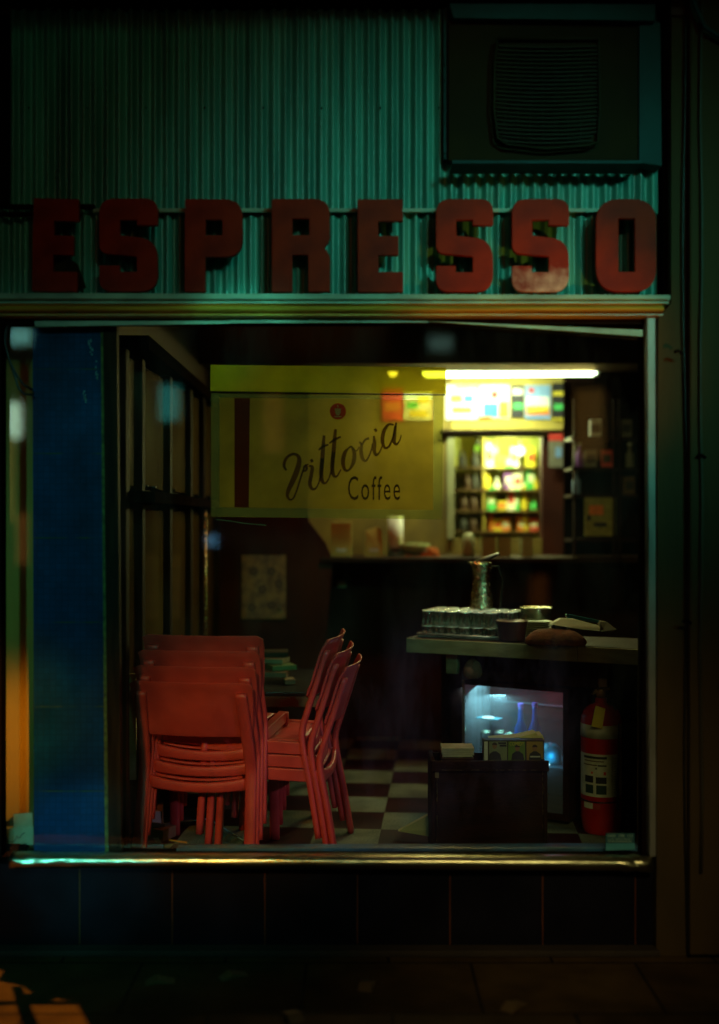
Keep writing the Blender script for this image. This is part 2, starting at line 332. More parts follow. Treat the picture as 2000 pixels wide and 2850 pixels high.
def checker():
    m = bpy.data.materials.new("checkered floor vinyl"); m.use_nodes = True; n = m.node_tree; b = n.nodes["Principled BSDF"]; b.inputs["Roughness"].default_value = .45; b.inputs["Specular IOR Level"].default_value = .15
    tc = n.nodes.new("ShaderNodeTexCoord"); mp = n.nodes.new("ShaderNodeMapping"); mp.inputs["Location"].default_value = (.24 / .305 + .12, -.94 / .305 + 1.03, .5); mp.inputs["Rotation"].default_value = (0, 0, R(4.5))
    mp.inputs["Scale"].default_value = (1 / .305, 1 / .305, 1)
    ck = n.nodes.new("ShaderNodeTexChecker"); ck.inputs["Scale"].default_value = 1
    ck.inputs[1].default_value = (.028, .0015, .003, 1); ck.inputs[2].default_value = (.16, .18, .12, 1)
    n.links.new(tc.outputs["Object"], mp.inputs[0]); n.links.new(mp.outputs[0], ck.inputs[0])
    ns = n.nodes.new("ShaderNodeTexNoise"); ns.inputs["Scale"].default_value = 120; ns.inputs["Detail"].default_value = 3; n.links.new(tc.outputs["Object"], ns.inputs[0])
    n2 = n.nodes.new("ShaderNodeTexNoise"); n2.inputs["Scale"].default_value = 5; n2.inputs["Detail"].default_value = 5; n.links.new(tc.outputs["Object"], n2.inputs[0])
    ad = n.nodes.new("ShaderNodeMath"); ad.operation = 'ADD'; n.links.new(ns.outputs[0], ad.inputs[0]); n.links.new(n2.outputs[0], ad.inputs[1])
    mr = n.nodes.new("ShaderNodeMapRange"); mr.inputs[1].default_value = .8; mr.inputs[2].default_value = 1.2; mr.inputs[3].default_value = .35; mr.inputs[4].default_value = 1.25
    n.links.new(ad.outputs[0], mr.inputs[0])
    mm = n.nodes.new("ShaderNodeVectorMath"); mm.operation = 'SCALE'; n.links.new(ck.outputs[0], mm.inputs[0]); n.links.new(mr.outputs[0], mm.inputs[3])
    n.links.new(mm.outputs[0], b.inputs["Base Color"])
    return m
bm = B(); box(bm, -2.6, 2.2, .16, 5.2, -.08, 0)
tag(obj("floor", bm, checker()), kind="structure")
bm = B(); box(bm, -2.6, 2.2, .2, 5.2, 2.62, 2.72)
tag(obj("ceiling", bm, mat("brown ceiling board", (.06, .028, .012), .7)), kind="structure")

# ------------------------------------------------------------------ upper front: corrugated cladding
fac = thing("shop_front", "teal lit corrugated iron front over the cafe window, with pale ledge and orange moulding", "shop front", (0, .06, -.22))
def corrugated(px0, px1, py0, py1, Y, amp=.0125, pitch=.0463):
    bm = B(); a = at(px0, py1, 0); b = at(px1, py0, 0); N = int((b.x - a.x) / pitch * 12); lo = []; hi = []
    for i in range(N + 1):
        x = a.x + (b.x - a.x) * i / N; ph = 2 * math.pi * x / pitch
        y = Y + amp * math.sin(ph) * (1 + .25 * math.sin(x * 5.3)) + .003 * math.sin(x * 7.1) + .0022 * math.sin(ph / 2 + .8)
        lo.append(bm.verts.new((x, y, a.z))); hi.append(bm.verts.new((x, y + .003, b.z)))
    for i in range(N): bm.faces.new((lo[i], lo[i + 1], hi[i + 1], hi[i]))
    return bm
obj("upper_cladding", corrugated(18, 1842, -320, 584, .045), corr_m, fac, True, True)
obj("lower_cladding", corrugated(-150, 1842, 560, 826, .062), corr_m, fac, True, True)
bm = B(); pbox(bm, 258, 1810, 579, 590, .026, .012); obj("seam_flashing", bm, trim_m, fac, False, True, bevel=.002)
bm = B(); a = at(-400, 815, -.05); b = at(1866, 836, -.05)
quadbox(bm, [at(-400, 813, -.05), at(1866, 820, -.05), at(1866, 834, -.05), at(-400, 832, -.05)], .17); obj("ledge", bm, trim_m, fac, False, True, bevel=.004)
bm = B(); pbox(bm, -400, 1862, 837.5, 845, -.035, .15); obj("ledge_fascia", bm, trim_m, fac, False, True, bevel=.002)
bm = B()   # ogee timber moulding, profile swept along x
x0 = at(-400, 0, 0).x; x1 = at(1838, 0, 0).x
def Z(py, Y=0): return at(0, py, Y).z
prof = [(.06, 846), (-.03, 846), (-.034, 850), (-.018, 853), (-.03, 856), (-.046, 861), (-.052, 866), (-.046, 871), (-.03, 874), (-.018, 876), (-.034, 878), (-.034, 883), (-.02, 886), (.06, 886)]
A = [bm.verts.new((x0, y, Z(p))) for y, p in prof]; C = [bm.verts.new((x1, y, Z(p))) for y, p in prof]
for i in range(len(prof)): bm.faces.new((A[i], A[(i + 1) % len(prof)], C[(i + 1) % len(prof)], C[i]))
bm.faces.new(A); bm.faces.new(C[::-1]); obj("moulding", bm, gold_m, fac, False, True)
bm = B(); pbox(bm, -400, 1845, -700, 826, .10, .1); obj("backing_wall", bm, dark_m, fac, False, True)
bm = B(); pbox(bm, 1240, 1845, 465, 826, .0715, .02)
bm.free()
# crumpled tin behind the first letter, dark bar on the left
bm = B(); pbox(bm, -60, 262, 568, 578, .012, .02); pbox(bm, -60, 100, 590, 600, .012, .02); obj("sign_rail", bm, dark_m, fac, False, True)
bm = B(); quadbox(bm, [at(150, 735, .02), at(190, 716, .0), at(215, 735, .012), at(240, 800, .0), at(205, 808, .02), at(152, 808, .02)], .004); obj("bent_flashing", bm, acg_m, fac, False, True)
# screws on the cladding
for px in range(80, 1240, 163):
    bm = B(); lathe(bm, [(.004, 0), (.002, .003)], (0, 0, 0), 8); bmesh.ops.transform(bm, matrix=Matrix.Translation(at(px, 300, .03)) @ UP, verts=bm.verts); obj("screw", bm, dark_m, fac, False, True)

# awning over the pavement: shades the top of the cladding
aw = thing("awning", "dark street awning over the shop front, only its rear edge seen at the top", "awning", (0, -.8, 3.50))
bm = B(); box(bm, -4.5, 4.5, -.50, .04, 3.50, 3.58); obj("roof", bm, dark_m, aw, False, True)
bm = B(); box(bm, -4.5, 4.5, .0, .09, 3.449, 3.498); obj("rear_batten", bm, dark_m, aw, False, True)

# ------------------------------------------------------------------ sign letters
LZ0, LZ1 = 812.0, 558.0
def letter(ch, px0, px1, tilt, label, drop=0):
    Y = -.032; a = at(px0, LZ0 + drop, Y); b = at(px1, LZ1 + drop, Y); W = b.x - a.x; H = b.z - a.z
    S = .335
    if ch == 'E':
        L = [[(0, 1, .02), (1, 1, .02), (1, .775, .01), (.44, .775, 0), (.44, .60, 0), (.90, .60, .01), (.90, .405, .01), (.44, .405, 0), (.44, .205, 0), (1, .205, .01), (1, 0, .02), (0, 0, .02)]]
    elif ch == 'S':
        L = [[(0, .93, 0), (.0, 1, .26), (1, 1, .26), (1, .725, .015), (.66, .725, 0), (.66, .785, 0), (.34, .785, 0), (.34, .60, .04), (.99, .56, .34), (1.0, 0, .30), (0, 0, .28),
              (0, .27, .015), (.33, .27, 0), (.33, .20, 0), (.66, .20, 0), (.66, .385, .05), (0, .42, .36), (0, .6, 0)]]
        L = [L[0][1:]]
    elif ch == 'P':
        L = [[(0, 1, .02), (.98, 1, .30), (1, .385, .32), (.34, .385, 0), (.34, 0, .01), (0, 0, .01)], [(.34, .79, .01), (.66, .79, .05), (.66, .605, .05), (.34, .605, .01)]]
    elif ch == 'R':
        L = [[(0, 1, .02), (.99, 1, .26), (1, .56, .14), (.90, .475, .02), (1, .39, .1), (1, 0, .01), (.64, 0, .01), (.64, .405, .04), (.34, .405, 0), (.34, 0, .01), (0, 0, .01)],
             [(.34, .80, .01), (.66, .80, .04), (.66, .605, .04), (.34, .605, .01)]]
    else:
        L = [[(0, 1, .40), (1, 1, .40), (1, 0, .40), (0, 0, .40)], [(.36, .80, .01), (.66, .80, .01), (.66, .205, .01), (.36, .205, .01)]]
    loops = []
    for l in L:
        # scale x by W and y by H before rounding so the radii stay round
        pts = [(x * W, y * H, r * W) for x, y, r in l]
        loops.append(fillet(pts, 8))
    me = curve_mesh("letter", loops, .020, .003)
    M = Matrix.Translation((a.x, Y, a.z)) @ Matrix.Rotation(R(tilt), 4, 'Y') @ UP
    bm = mesh_to_bm(me, M)
    base = (a.x + W / 2, Y, a.z)
    o = single("sign_letter", bm, red_m, label, "sign letter", base, "red letters of the sign over the window")
    return o
SP = [('E', 92, 214, 1.2, "worn red letter E at the start of the sign, beside bent flashing", -2), ('S', 279, 438, 0, "red letter S between the leftmost E and the P", -1), ('P', 516, 674, .3, "red letter P standing on the ledge", 0),
      ('R', 758, 916, 0, "red letter R standing on the ledge", 0), ('E', 997, 1119, -.2, "red letter E between the R and a letter S", 1), ('S', 1214, 1369, 0, "red letter S just right of the second E", 0),
      ('S', 1425, 1580, 0, "red letter S with a pale worn lower curve, beside the O", 0), ('O', 1658, 1822, 0, "dark red letter O ending the sign", 0)]
letters = [letter(*s) for s in SP]
# the second to last letter has paint worn off its lower curve
m = red_m.copy(); m.name = "red enamel worn pale"; n = m.node_tree; b = n.nodes["Principled BSDF"]
tc = n.nodes.new("ShaderNodeTexCoord"); sp = n.nodes.new("ShaderNodeSeparateXYZ"); n.links.new(tc.outputs["Object"], sp.inputs[0])
ns = n.nodes.new("ShaderNodeTexNoise"); ns.inputs["Scale"].default_value = 28; ns.inputs["Detail"].default_value = 8; n.links.new(tc.outputs["Object"], ns.inputs[0])
m1 = n.nodes.new("ShaderNodeMath"); m1.operation = 'MULTIPLY_ADD'; m1.inputs[1].default_value = .10; n.links.new(ns.outputs[0], m1.inputs[0]); n.links.new(sp.outputs[2], m1.inputs[2])
m2 = n.nodes.new("ShaderNodeMapRange"); m2.inputs[1].default_value = .150; m2.inputs[2].default_value = .095; m2.inputs[3].default_value = 0; m2.inputs[4].default_value = 1; n.links.new(m1.outputs[0], m2.inputs[0])
ns2 = n.nodes.new("ShaderNodeTexNoise"); ns2.inputs["Scale"].default_value = 11; ns2.inputs["Detail"].default_value = 6; n.links.new(tc.outputs["Object"], ns2.inputs[0])
m4 = n.nodes.new("ShaderNodeMapRange"); m4.inputs[1].default_value = .35; m4.inputs[2].default_value = .6; n.links.new(ns2.outputs[0], m4.inputs[0])
m3 = n.nodes.new("ShaderNodeMath"); m3.operation = 'MULTIPLY'; n.links.new(m2.outputs[0], m3.inputs[0]); n.links.new(m4.outputs[0], m3.inputs[1])
mx = n.nodes.new("ShaderNodeMixRGB"); mx.inputs[2].default_value = (.85, .42, .30, 1); n.links.new(m3.outputs[0], mx.inputs[0])
src = b.inputs["Base Color"].links[0].from_socket; n.links.new(src, mx.inputs[1]); n.links.new(mx.outputs[0], b.inputs["Base Color"])
letters[6].data.materials[0] = m

# ------------------------------------------------------------------ air conditioner in its opening
ac = thing("air_conditioner", "dark brown air conditioner set in a recess of the corrugated wall", "air conditioner", tuple(at(1510, 450, -.05)))
bm = B(); pbox(bm, 1246, 1778, 55, 448, -.02, .05); obj("casing", bm, ac_m, ac, False, True, bevel=.006)
bm = B(); pbox(bm, 1258, 1786, 446, 455, -.11, .13); obj("bottom_flashing", bm, actrim_m, ac, False, True, bevel=.002)
bm = B(); quadbox(bm, [at(1249, 8, -.06), at(1824, 10, -.06), at(1824, 58, -.06), at(1262, 50, -.06)], .10); obj("top_flashing", bm, actrim_m, ac, False, True, bevel=.003)
bm = B(); quadbox(bm, [at(1778, 61, -.03), at(1838, 61, -.03), at(1842, 462, -.03), at(1778, 452, -.03)], .08); obj("side_flashing", bm, actrim_m, ac, False, True, bevel=.003)
bm = B(); pbox(bm, 1234, 1245, 20, 443, .0, .03); obj("left_flashing", bm, actrim_m, ac, False, True, bevel=.002)
# bowed grille
def grille():
    Y = -.055
    out = [(1384, 108), (1666, 108), (1668, 300), (1664, 395), (1640, 405), (1520, 414), (1410, 402), (1384, 385), (1374, 300), (1376, 180)]
    bm = B(); quadbox(bm, [at(p[0], p[1], -.045) for p in out], .03)
    g = obj("grille_panel", bm, ac_m, ac, False, True, bevel=.004)
    bm = B()
    for k in range(24):
        py = 128 + k * 11.4; l = 1383 + (3 if k < 3 else 0); r = 1662; bow = 3 + 5 * k / 24
        if k > 21: l += 12; r -= 14
        prev = None
        for i in range(9):
            t = i / 8; x = l + (r - l) * t; y = py + bow * (1 - (2 * t - 1) ** 2)
            p = at(x, y, -.056 - .006 * (1 - (2 * t - 1) ** 2)); cur = [bm.verts.new(p + Vector((0, a, c))) for a, c in ((0, .0028), (.012, .004), (.012, -.0005), (0, -.0028))]
            if prev:
                for j in range(4): bm.faces.new((prev[j], prev[(j + 1) % 4], cur[(j + 1) % 4], cur[j]))
            prev = cur
    tag(obj("louvre", bm, acg_m, ac, False, True), "horizontal olive louvres", None)
    bm = B()
    for px in (1405, 1441, 1476, 1510, 1545, 1580, 1615):
        pbox(bm, px, px + 2.4, 125, 398, -.052, .008)
    obj("grille_bar", bm, acg_m, ac, False, True)
    bm = B()
    ring = [at(p[0], p[1], -.062) for p in out]; tube(bm, ring + [ring[0]], .0055, 8); obj("grille_rim", bm, acg_m, ac, True, True)
grille()
for px, py in ((1236, 180), (1236, 225), (1236, 428)):
    bm = B(); lathe(bm, [(.004, 0), (.002, .003)], (0, 0, 0), 8); bmesh.ops.transform(bm, matrix=Matrix.Translation(at(px, py, -.001)) @ UP, verts=bm.verts)
    obj("screw", bm, dark_m, ac, False, True)

# ------------------------------------------------------------------ right side wall
sw = thing("side_wall", "grimy olive rendered wall right of the shop front with cables and a pipe", "wall", tuple(at(1930, 2655, -.05)))
bm = B(); quadbox(bm, [at(1868, -320, -.03), at(3400, -320, -.03), at(3400, 2662, -.03), at(1826, 2662, -.03), at(1832, 885, -.03), at(1868, 845, -.03)], .3); obj("render", bm, wall_m, sw, False, True)
bm = B(); quadbox(bm, [at(1920, -320, -.075), at(2020, -320, -.075), at(2020, 2660, -.075), at(1920, 2660, -.075)], .044); obj("pilaster", bm, wall_m, sw, False, True, bevel=.008)
bm = B(); pbox(bm, 1846, 1866, -320, 838, .02, .05); obj("shadow_gap", bm, dark_m, sw, False, True)
bm = B(); tube(bm, [at(1902 + 5 * math.sin(i * .9) + i * .6, -300 + i * 200, -.045) for i in range(16)], .0035, 6); obj("cable", bm, black_m, sw, True, True)
bm = B(); tube(bm, [at(1951 + 3 * math.sin(i * 1.7), -300 + i * 210, -.085) for i in range(14)], .006, 8); obj("cable", bm, mat("grey brown cable", (.06, .045, .02), .5), sw, True, True)
bm = B(); tube(bm, [at(1925, -40, -.10), at(1935, 20, -.11), at(1960, 75, -.11), at(2010, 110, -.10), at(2080, 125, -.09)], .009, 8); obj("pipe", bm, actrim_m, sw, True, True)
for px, py in ((1950, 1270), (1910, 1730), (1886, 980)):
    bm = B(); tube(bm, [at(px - 9, py, -.088), at(px, py - 5, -.10), at(px + 12, py + 4, -.088)], .006, 8); obj("cable_clip", bm, dark_m, sw, True, True)
bm = B(); quadbox(bm, [at(1868, 20, -.045), at(3000, 20, -.045), at(3000, 42, -.045), at(1868, 42, -.045)], .014); obj("string_course", bm, mat("rusty band", (.10, .03, .012), .7), sw, False, True)

# ------------------------------------------------------------------ plinth, step
pl = thing("tiled_plinth", "low wall of large black tiles under the cafe window", "wall", (0, 0, -.22))
bm = B(); a = at(-400, 2405, .02); b = at(1824, 2655, .02); box(bm, a.x, b.x, .02, .16, -.22, a.z); obj("tiling", bm, plinth_m, pl, False, True)
bm = B(); box(bm, a.x, b.x, -.05, .019, -.22, -.195); obj("skirting", bm, mat("grimy base concrete", (.05, .03, .02), .8, bump=.5), pl, False, True, bevel=.006)

# ------------------------------------------------------------------ shop window
wn = thing("shop_window", "large cafe window in a steel frame with a dented polished sill", "window", tuple(at(930, 2430, 0)))
bm = B()   # sill tube: rounded profile, dented ends
XN = 120; xa = at(24, 0, -.05).x; xb = at(1818, 0, -.05).x; rings = []
rnd = random.Random(3)
for i in range(XN + 1):
    t = i / XN; x = xa + (xb - xa) * t; top = 2382 + 8 * t; bot = 2420 + 10 * t
    zt = Z(top, -.05); zb = Z(bot, -.05); zc = (zt + zb) / 2; h = (zt - zb) / 2; ring = []
    dent = 0
    if t < .27: dent = .005 * (.27 - t) / .27
    if t > .955: dent = .010
    for k in range(16):
        a_ = 2 * math.pi * k / 16; c, s = math.cos(a_), math.sin(a_)
        j = rnd.uniform(-1, 1) * dent
        ring.append(bm.verts.new((x, -.012 + (.040 + j) * math.copysign(abs(c) ** .75, c), zc + (h + j * .5) * math.copysign(abs(s) ** .75, s))))
    rings.append(ring)
for p, q in zip(rings, rings[1:]):
    for k in range(16): bm.faces.new((p[k], p[(k + 1) % 16], q[(k + 1) % 16], q[k]))
bm.faces.new(rings[0][::-1]); bm.faces.new(rings[-1])
obj("sill", bm, steel_m, wn, True, True)
bm = B(); quadbox(bm, [at(1799, 883, -.02), at(1825, 883, -.02), at(1827, 2386, -.02), at(1808, 2386, -.02)], .06); obj("right_frame", bm, frame_m, wn, False, True, bevel=.005)
bm = B(); quadbox(bm, [at(1786, 905, .03), at(1800, 905, .03), at(1808, 2386, .03), at(1786, 2386, .03)], .06); obj("inner_stile", bm, dark_m, wn, False, True)
bm = B(); pbox(bm, -200, 1825, 888, 902, .015, .05); obj("head_frame", bm, dark_m, wn, False, True)
bm = B(); quadbox(bm, [at(96, 893, -.002), at(640, 893, -.002), at(640, 900, -.002), at(96, 909, -.002)], .014)
quadbox(bm, [at(641, 891, -.002), at(1190, 893, -.002), at(1190, 897, -.002), at(641, 899, -.002)], .014)
quadbox(bm, [at(1180, 893, -.002), at(1788, 918, -.002), at(1788, 936, -.002), at(1500, 915, -.002)], .014); obj("head_strip", bm, trim_m, wn, False, True)
bm = B(); pbox(bm, -16, 3, 885, 2386, -.01, .06); obj("left_frame", bm, dark_m, wn, False, True)
bm = B(); pbox(bm, -400, 1800, 900, 2385, .0405, .004); gl = obj("glass", bm, glass_m, wn, False, True)
bm = B(); pbox(bm, -300, 1790, 2380, 2410, .05, .09); obj("bottom_rail", bm, dark_m, wn, False, True)
bm = B(); quadbox(bm, [at(490, 2362, .10), at(1780, 2358, .10), at(1780, 2386, .10), at(490, 2386, .10)], .06); obj("inner_ledge", bm, ledge_m, wn, False, True, bevel=.003)

# tiled pillar
pi = thing("tiled_pillar", "blue mosaic tiled pillar at the left of the cafe window", "pillar", tuple(at(190, 2380, .06)))
bm = B(); quadbox(bm, [at(90, 912, .06), at(279, 912, .06), at(291, 2384, .06), at(94, 2384, .06)], .22); obj("tiling", bm, blue_m, pi, False, True)
bm = B(); quadbox(bm, [at(279.5, 912, .056), at(286, 912, .056), at(301, 2384, .056), at(291.5, 2384, .056)], .1); obj("corner_grout", bm, mat("green grey grout", (.15, .20, .045), .7, 0, (.05, .07, .02), 40), pi, False, True)
bm = B(); quadbox(bm, [at(286.5, 905, .05), at(324, 905, .05), at(337, 2384, .05), at(301.5, 2384, .05)], .04); obj("jamb", bm, jamb_m, pi, False, True)
bm = B()
for px, py, w_, h_ in ((245, 925, 9, 60), (258, 1000, 12, 48), (228, 1083, 9, 30)):
    rr = random.Random(px)
    for k in range(9):
        x = px + rr.uniform(0, w_); y = py + rr.uniform(0, h_)
        quadbox(bm, [at(x, y, .0585), at(x + rr.uniform(2, 5), y + 1, .0585), at(x + rr.uniform(1, 5), y + rr.uniform(3, 12), .0585), at(x - 1, y + rr.uniform(2, 9), .0585)], .001)
obj("paint_remnant", bm, mat("flaked pale glue", (.20, .42, .50), .6), pi, False, True)

# ochre wall added behind the narrow pane, standing in for its gold reflection
pw = single("gold_reflection_wall", (lambda b_: (box(b_, -2.8, -1.24, .35, .42, 0, 2.62), b_)[1])(B()), mat("ochre reflection stand-in", (.80, .38, .06), .55, 0, (.5, .2, .03), 2.5, (1, 1, .35), .1), "ochre wall added left of the blue pillar, standing in for a gold reflection", "wall", (-1.6, .38, 0))
# curved black cables in the top corner
cb = thing("loose_cable", "two black cables looping down from the top left corner of the window", "cable", tuple(at(85, 1095, .03)))
bm = B(); tube(bm, [at(30, 896, .03), at(17, 915, .025), at(14, 960, .02), at(28, 1010, .02), at(48, 1048, .02), at(66, 1072, .025), at(90, 1085, .03)], .0045, 8); obj("cable_strand", bm, black_m, cb, True, True)
bm = B(); tube(bm, [at(24, 900, .03), at(12, 935, .025), at(19, 985, .025), at(38, 1040, .025), at(52, 1082, .02), at(68, 1097, .025), at(92, 1099, .03)], .0045, 8); obj("cable_strand", bm, black_m, cb, True, True)
# papers stuck low in the narrow pane
def poly(pts, Y, dep=.0015):
    b_ = B(); quadbox(b_, [at(x, y, Y) for x, y in pts], dep); return b_
single("pinned_paper", poly([(36, 2266), (90, 2262), (90, 2304), (36, 2304)], .10), paper_m, "small cream paper stuck above the doodled sheet in the narrow left pane", "paper", tuple(at(60, 2304, .10)))
dd = thing("doodled_sheet", "cream sheet with a black ink doodle at the foot of the narrow left pane", "paper", tuple(at(50, 2365, .09)))
obj("sheet", poly([(12, 2306), (92, 2300), (92, 2352), (12, 2350)], .09), paper_m, dd, False, True)
bm = B(); tube(bm, [at(x, y, .0885) for x, y in ((16, 2330), (22, 2341), (32, 2344), (42, 2338), (47, 2326), (50, 2334), (56, 2330), (60, 2322), (68, 2318))], .0014, 6); obj("ink_doodle", bm, black_m, dd, True, True)
single("pinned_note", poly([(16, 2288), (36, 2272), (37, 2299), (16, 2301)], .095), mat("grey note", (.12, .11, .06), .8), "torn grey triangular note at the foot of the narrow left pane", "paper", tuple(at(26, 2300, .095)))
single("dark_box", (lambda b_: (pbox(b_, 8, 70, 2352, 2386, .07, .05), b_)[1])(B()), dark_m, "low dark box behind the glass in the left bottom corner", "box", tuple(at(40, 2386, .07)))

# ================================================================== INTERIOR
# left wall made of dark framed cabinet doors
lw = thing("cabinet_wall", "row of dark framed glass cabinet doors along the left wall inside", "cabinet", (-1.0, .35, 0))
def lwX(Y): return -.985 + (Y - .2) * .035
bm = B(); v = [(lwX(.3) - .03, .3), (lwX(2.7) - .03, 2.7), (lwX(2.7) - .1, 2.7), (lwX(.3) - .1, .3)]
lo = [bm.verts.new((x, y, 0)) for x, y in v]; hi = [bm.verts.new((x, y, 2.62)) for x, y in v]
bm.faces.new(lo); bm.faces.new(hi[::-1])
for i in range(4): bm.faces.new((lo[i], lo[(i + 1) % 4], hi[(i + 1) % 4], hi[i]))
obj("back_panel", bm, mat("brown back board", (.05, .022, .010), .6), lw, False, True)
pane_m = mat("smoked olive glass pane", (.17, .115, .028), .16, .35, (.09, .05, .014), 2, (1, 1, .4), .05, spec=.8)
for Y0, Y1 in ((.32, .52), (.62, 1.10), (1.22, 1.66), (1.74, 2.06), (2.14, 2.56)):
    for z0, z1 in ((.05, 1.50), (1.60, 2.14)):
        bm = B(); x0_, x1_ = lwX(Y0), lwX(Y1); f_ = [(x0_, Y0), (x1_, Y1), (x1_ - .006, Y1), (x0_ - .006, Y0)]
        lo = [bm.verts.new((x, y, z0)) for x, y in f_]; hi = [bm.verts.new((x, y, z1)) for x, y in f_]
        bm.faces.new(lo); bm.faces.new(hi[::-1])
        for i in range(4): bm.faces.new((lo[i], lo[(i + 1) % 4], hi[(i + 1) % 4], hi[i]))
        obj("pane", bm, pane_m, lw, False, True)
for Y in (.28, .57, 1.16, 1.70, 2.10, 2.62):
    bm = B(); box(bm, lwX(Y) - .03, lwX(Y) + .028, Y - .035, Y + .035, 0, 2.159); obj("post", bm, jamb_m, lw, False, True, bevel=.006)
bm = B(); box(bm, lwX(.4) - .02, lwX(2.6) + .055, .3, 2.66, 1.525, 1.575); obj("shelf", bm, dark_m, lw, False, True, bevel=.004)
bm = B(); box(bm, lwX(.4) - .04, lwX(2.6) + .03, .3, 2.66, 2.16, 2.22); obj("top_rail", bm, dark_m, lw, False, True, bevel=.004)
bm = B(); tube(bm, [(lwX(2.0) + .05, 2.0, .2), (lwX(2.0) + .05, 2.0, 1.53)], .006, 8); obj("rod", bm, chrome_m, lw, True, True)
for k, (px, Y) in enumerate(((336, .36), (400, .62), (423, .78), (478, 1.2))):
    p = Vector(((px - 1000) * (Y + D) / F, Y, 1.575)); bm = B()
    lathe(bm, [(.014, 0), (.006, .006), (.006, .014), (.020, .026), (.020, .034), (.0, .034)], (0, 0, 0), 14)
    o = obj("egg_cup", bm, black_m, None, True); o.location = p
    tag(o, "small dark footed cup on the black wall shelf, " + ("nearest the jamb", "first of the close pair", "second of the close pair", "farthest along the shelf")[k], "cup", "small cups on the black wall shelf")

# partition (dark), counter, bulkhead
dn = single("partition_wall", (lambda b_: (quadbox(b_, [Vector((-.95, 2.62, 0)), Vector((-.26, 2.62, 0)), at(925, 1556, 2.62), at(905, 1510, 2.62), at(858, 1450, 2.62), Vector((at(858, 0, 2.62).x, 2.62, 2.62)), Vector((-.95, 2.62, 2.62))], .08), b_)[1])(B()), inner_m,
            "dark red brown partition wall behind the chairs, left of the counter", "wall", (-.6, 2.66, 0))
fp = thing("faded_poster", "faded brown floral poster on the dark partition wall", "poster", tuple(at(733, 1722, 2.61)))
bm = B(); pbox(bm, 672, 795, 1545, 1722, 2.605, .008); obj("paper", bm, mat("faded poster paper", (.34, .13, .03), .7, 0, (.17, .055, .015), 18, lo=.4, hi=.6), fp, False, True)
for px, py in ((705, 1590), (755, 1590), (730, 1640), (700, 1690), (755, 1685), (775, 1625)):
    bm = B()
    for k in range(5):
        a_ = k * 1.256; c_ = at(px + 8 * math.cos(a_), py + 8 * math.sin(a_), 2.6035); n0 = len(bm.verts); lathe(bm, [(.012, 0), (.0, .0006)], (0, 0, 0), 8)
        bm.verts.ensure_lookup_table(); bmesh.ops.transform(bm, matrix=Matrix.Translation(c_) @ UP, verts=bm.verts[n0:])
    obj("flower_print", bm, mat("dark flower print", (.12, .035, .012), .7), fp, False, True)
bm = B(); tube(bm, [at(772, 1697, 2.600), at(778, 1693, 2.6), at(781, 1699, 2.6), at(776, 1703, 2.6), at(772, 1697, 2.600)], .004, 8); obj("drawing_pin", bm, chrome_m, fp, True, True)

ct = thing("service_counter", "dark red brown service counter across the back of the cafe", "counter", (.5, 2.65, 0))
bm = B(); box(bm, -.258, 2.0, 3.14, 3.22, 0, 1.19); obj("front_panel", bm, inner_m, ct, False, True)
bm = B(); box(bm, -.24, 2.0, 2.585, 3.2, 1.192, 1.222); obj("counter_top", bm, mat("dark counter laminate", (.03, .014, .006), .6, spec=.1), ct, False, True, bevel=.004)
for px0, px1, py0, py1 in ((1110, 1170, 1575, 1625), (1385, 1480, 1590, 1680), (1700, 1735, 1585, 1690)):
    bm = B(); pbox(bm, px0, px1, py0, py1, 3.12, .018); obj("notice", bm, mat("brown notice", (.10, .035, .012), .7), ct, False, True)
single("switch_plate", (lambda b_: (pbox(b_, 940, 962, 1617, 1634, 3.118, .02), b_)[1])(B()), mat("pale switch plastic", (.55, .5, .25), .5), "small pale switch plate on the dark counter front", "switch", tuple(at(951, 1634, 3.12)), bevel=.004)
bh = single("ceiling_beam", (lambda b_: (box(b_, -.95, 2.2, 2.25, 2.60, Z(1012, 2.25), 2.619), b_)[1])(B()), mat("brown beam", (.05, .018, .008), .6), "dark brown ceiling beam above the counter", "beam", (.5, 2.4, 2.4))

# hatch wall with menu header
hwY = 3.25
hw = thing("hatch_wall", "yellow green wall behind the counter with a service hatch", "wall", (.3, hwY, 0))
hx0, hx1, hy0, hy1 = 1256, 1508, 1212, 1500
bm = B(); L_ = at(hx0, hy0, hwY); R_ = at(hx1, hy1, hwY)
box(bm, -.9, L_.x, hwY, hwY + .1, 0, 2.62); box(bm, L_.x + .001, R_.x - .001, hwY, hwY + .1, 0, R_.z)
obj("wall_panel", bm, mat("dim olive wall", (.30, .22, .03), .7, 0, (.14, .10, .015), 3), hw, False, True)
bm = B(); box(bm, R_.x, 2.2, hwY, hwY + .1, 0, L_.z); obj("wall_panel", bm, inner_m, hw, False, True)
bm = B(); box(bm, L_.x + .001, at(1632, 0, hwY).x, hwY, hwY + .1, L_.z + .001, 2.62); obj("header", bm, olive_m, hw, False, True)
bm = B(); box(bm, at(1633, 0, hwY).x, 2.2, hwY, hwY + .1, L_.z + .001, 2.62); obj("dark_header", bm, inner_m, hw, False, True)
bm = B(); pbox(bm, 1244, 1264, 1204, 1500, hwY - .03, .04); obj("hatch_frame", bm, mat("cream frame paint", (.34, .34, .16), .5), hw, False, True, bevel=.003)
bm = B(); pbox(bm, 1265, 1512, 1204, 1216, hwY - .028, .04); obj("hatch_frame", bm, mat("cream frame paint", (.34, .34, .16), .5), hw, False, True, bevel=.003)
bm = B(); pbox(bm, 1225, 1600, 1196, 1203, hwY - .06, .10); obj("header_shelf", bm, jamb_m, hw, False, True)

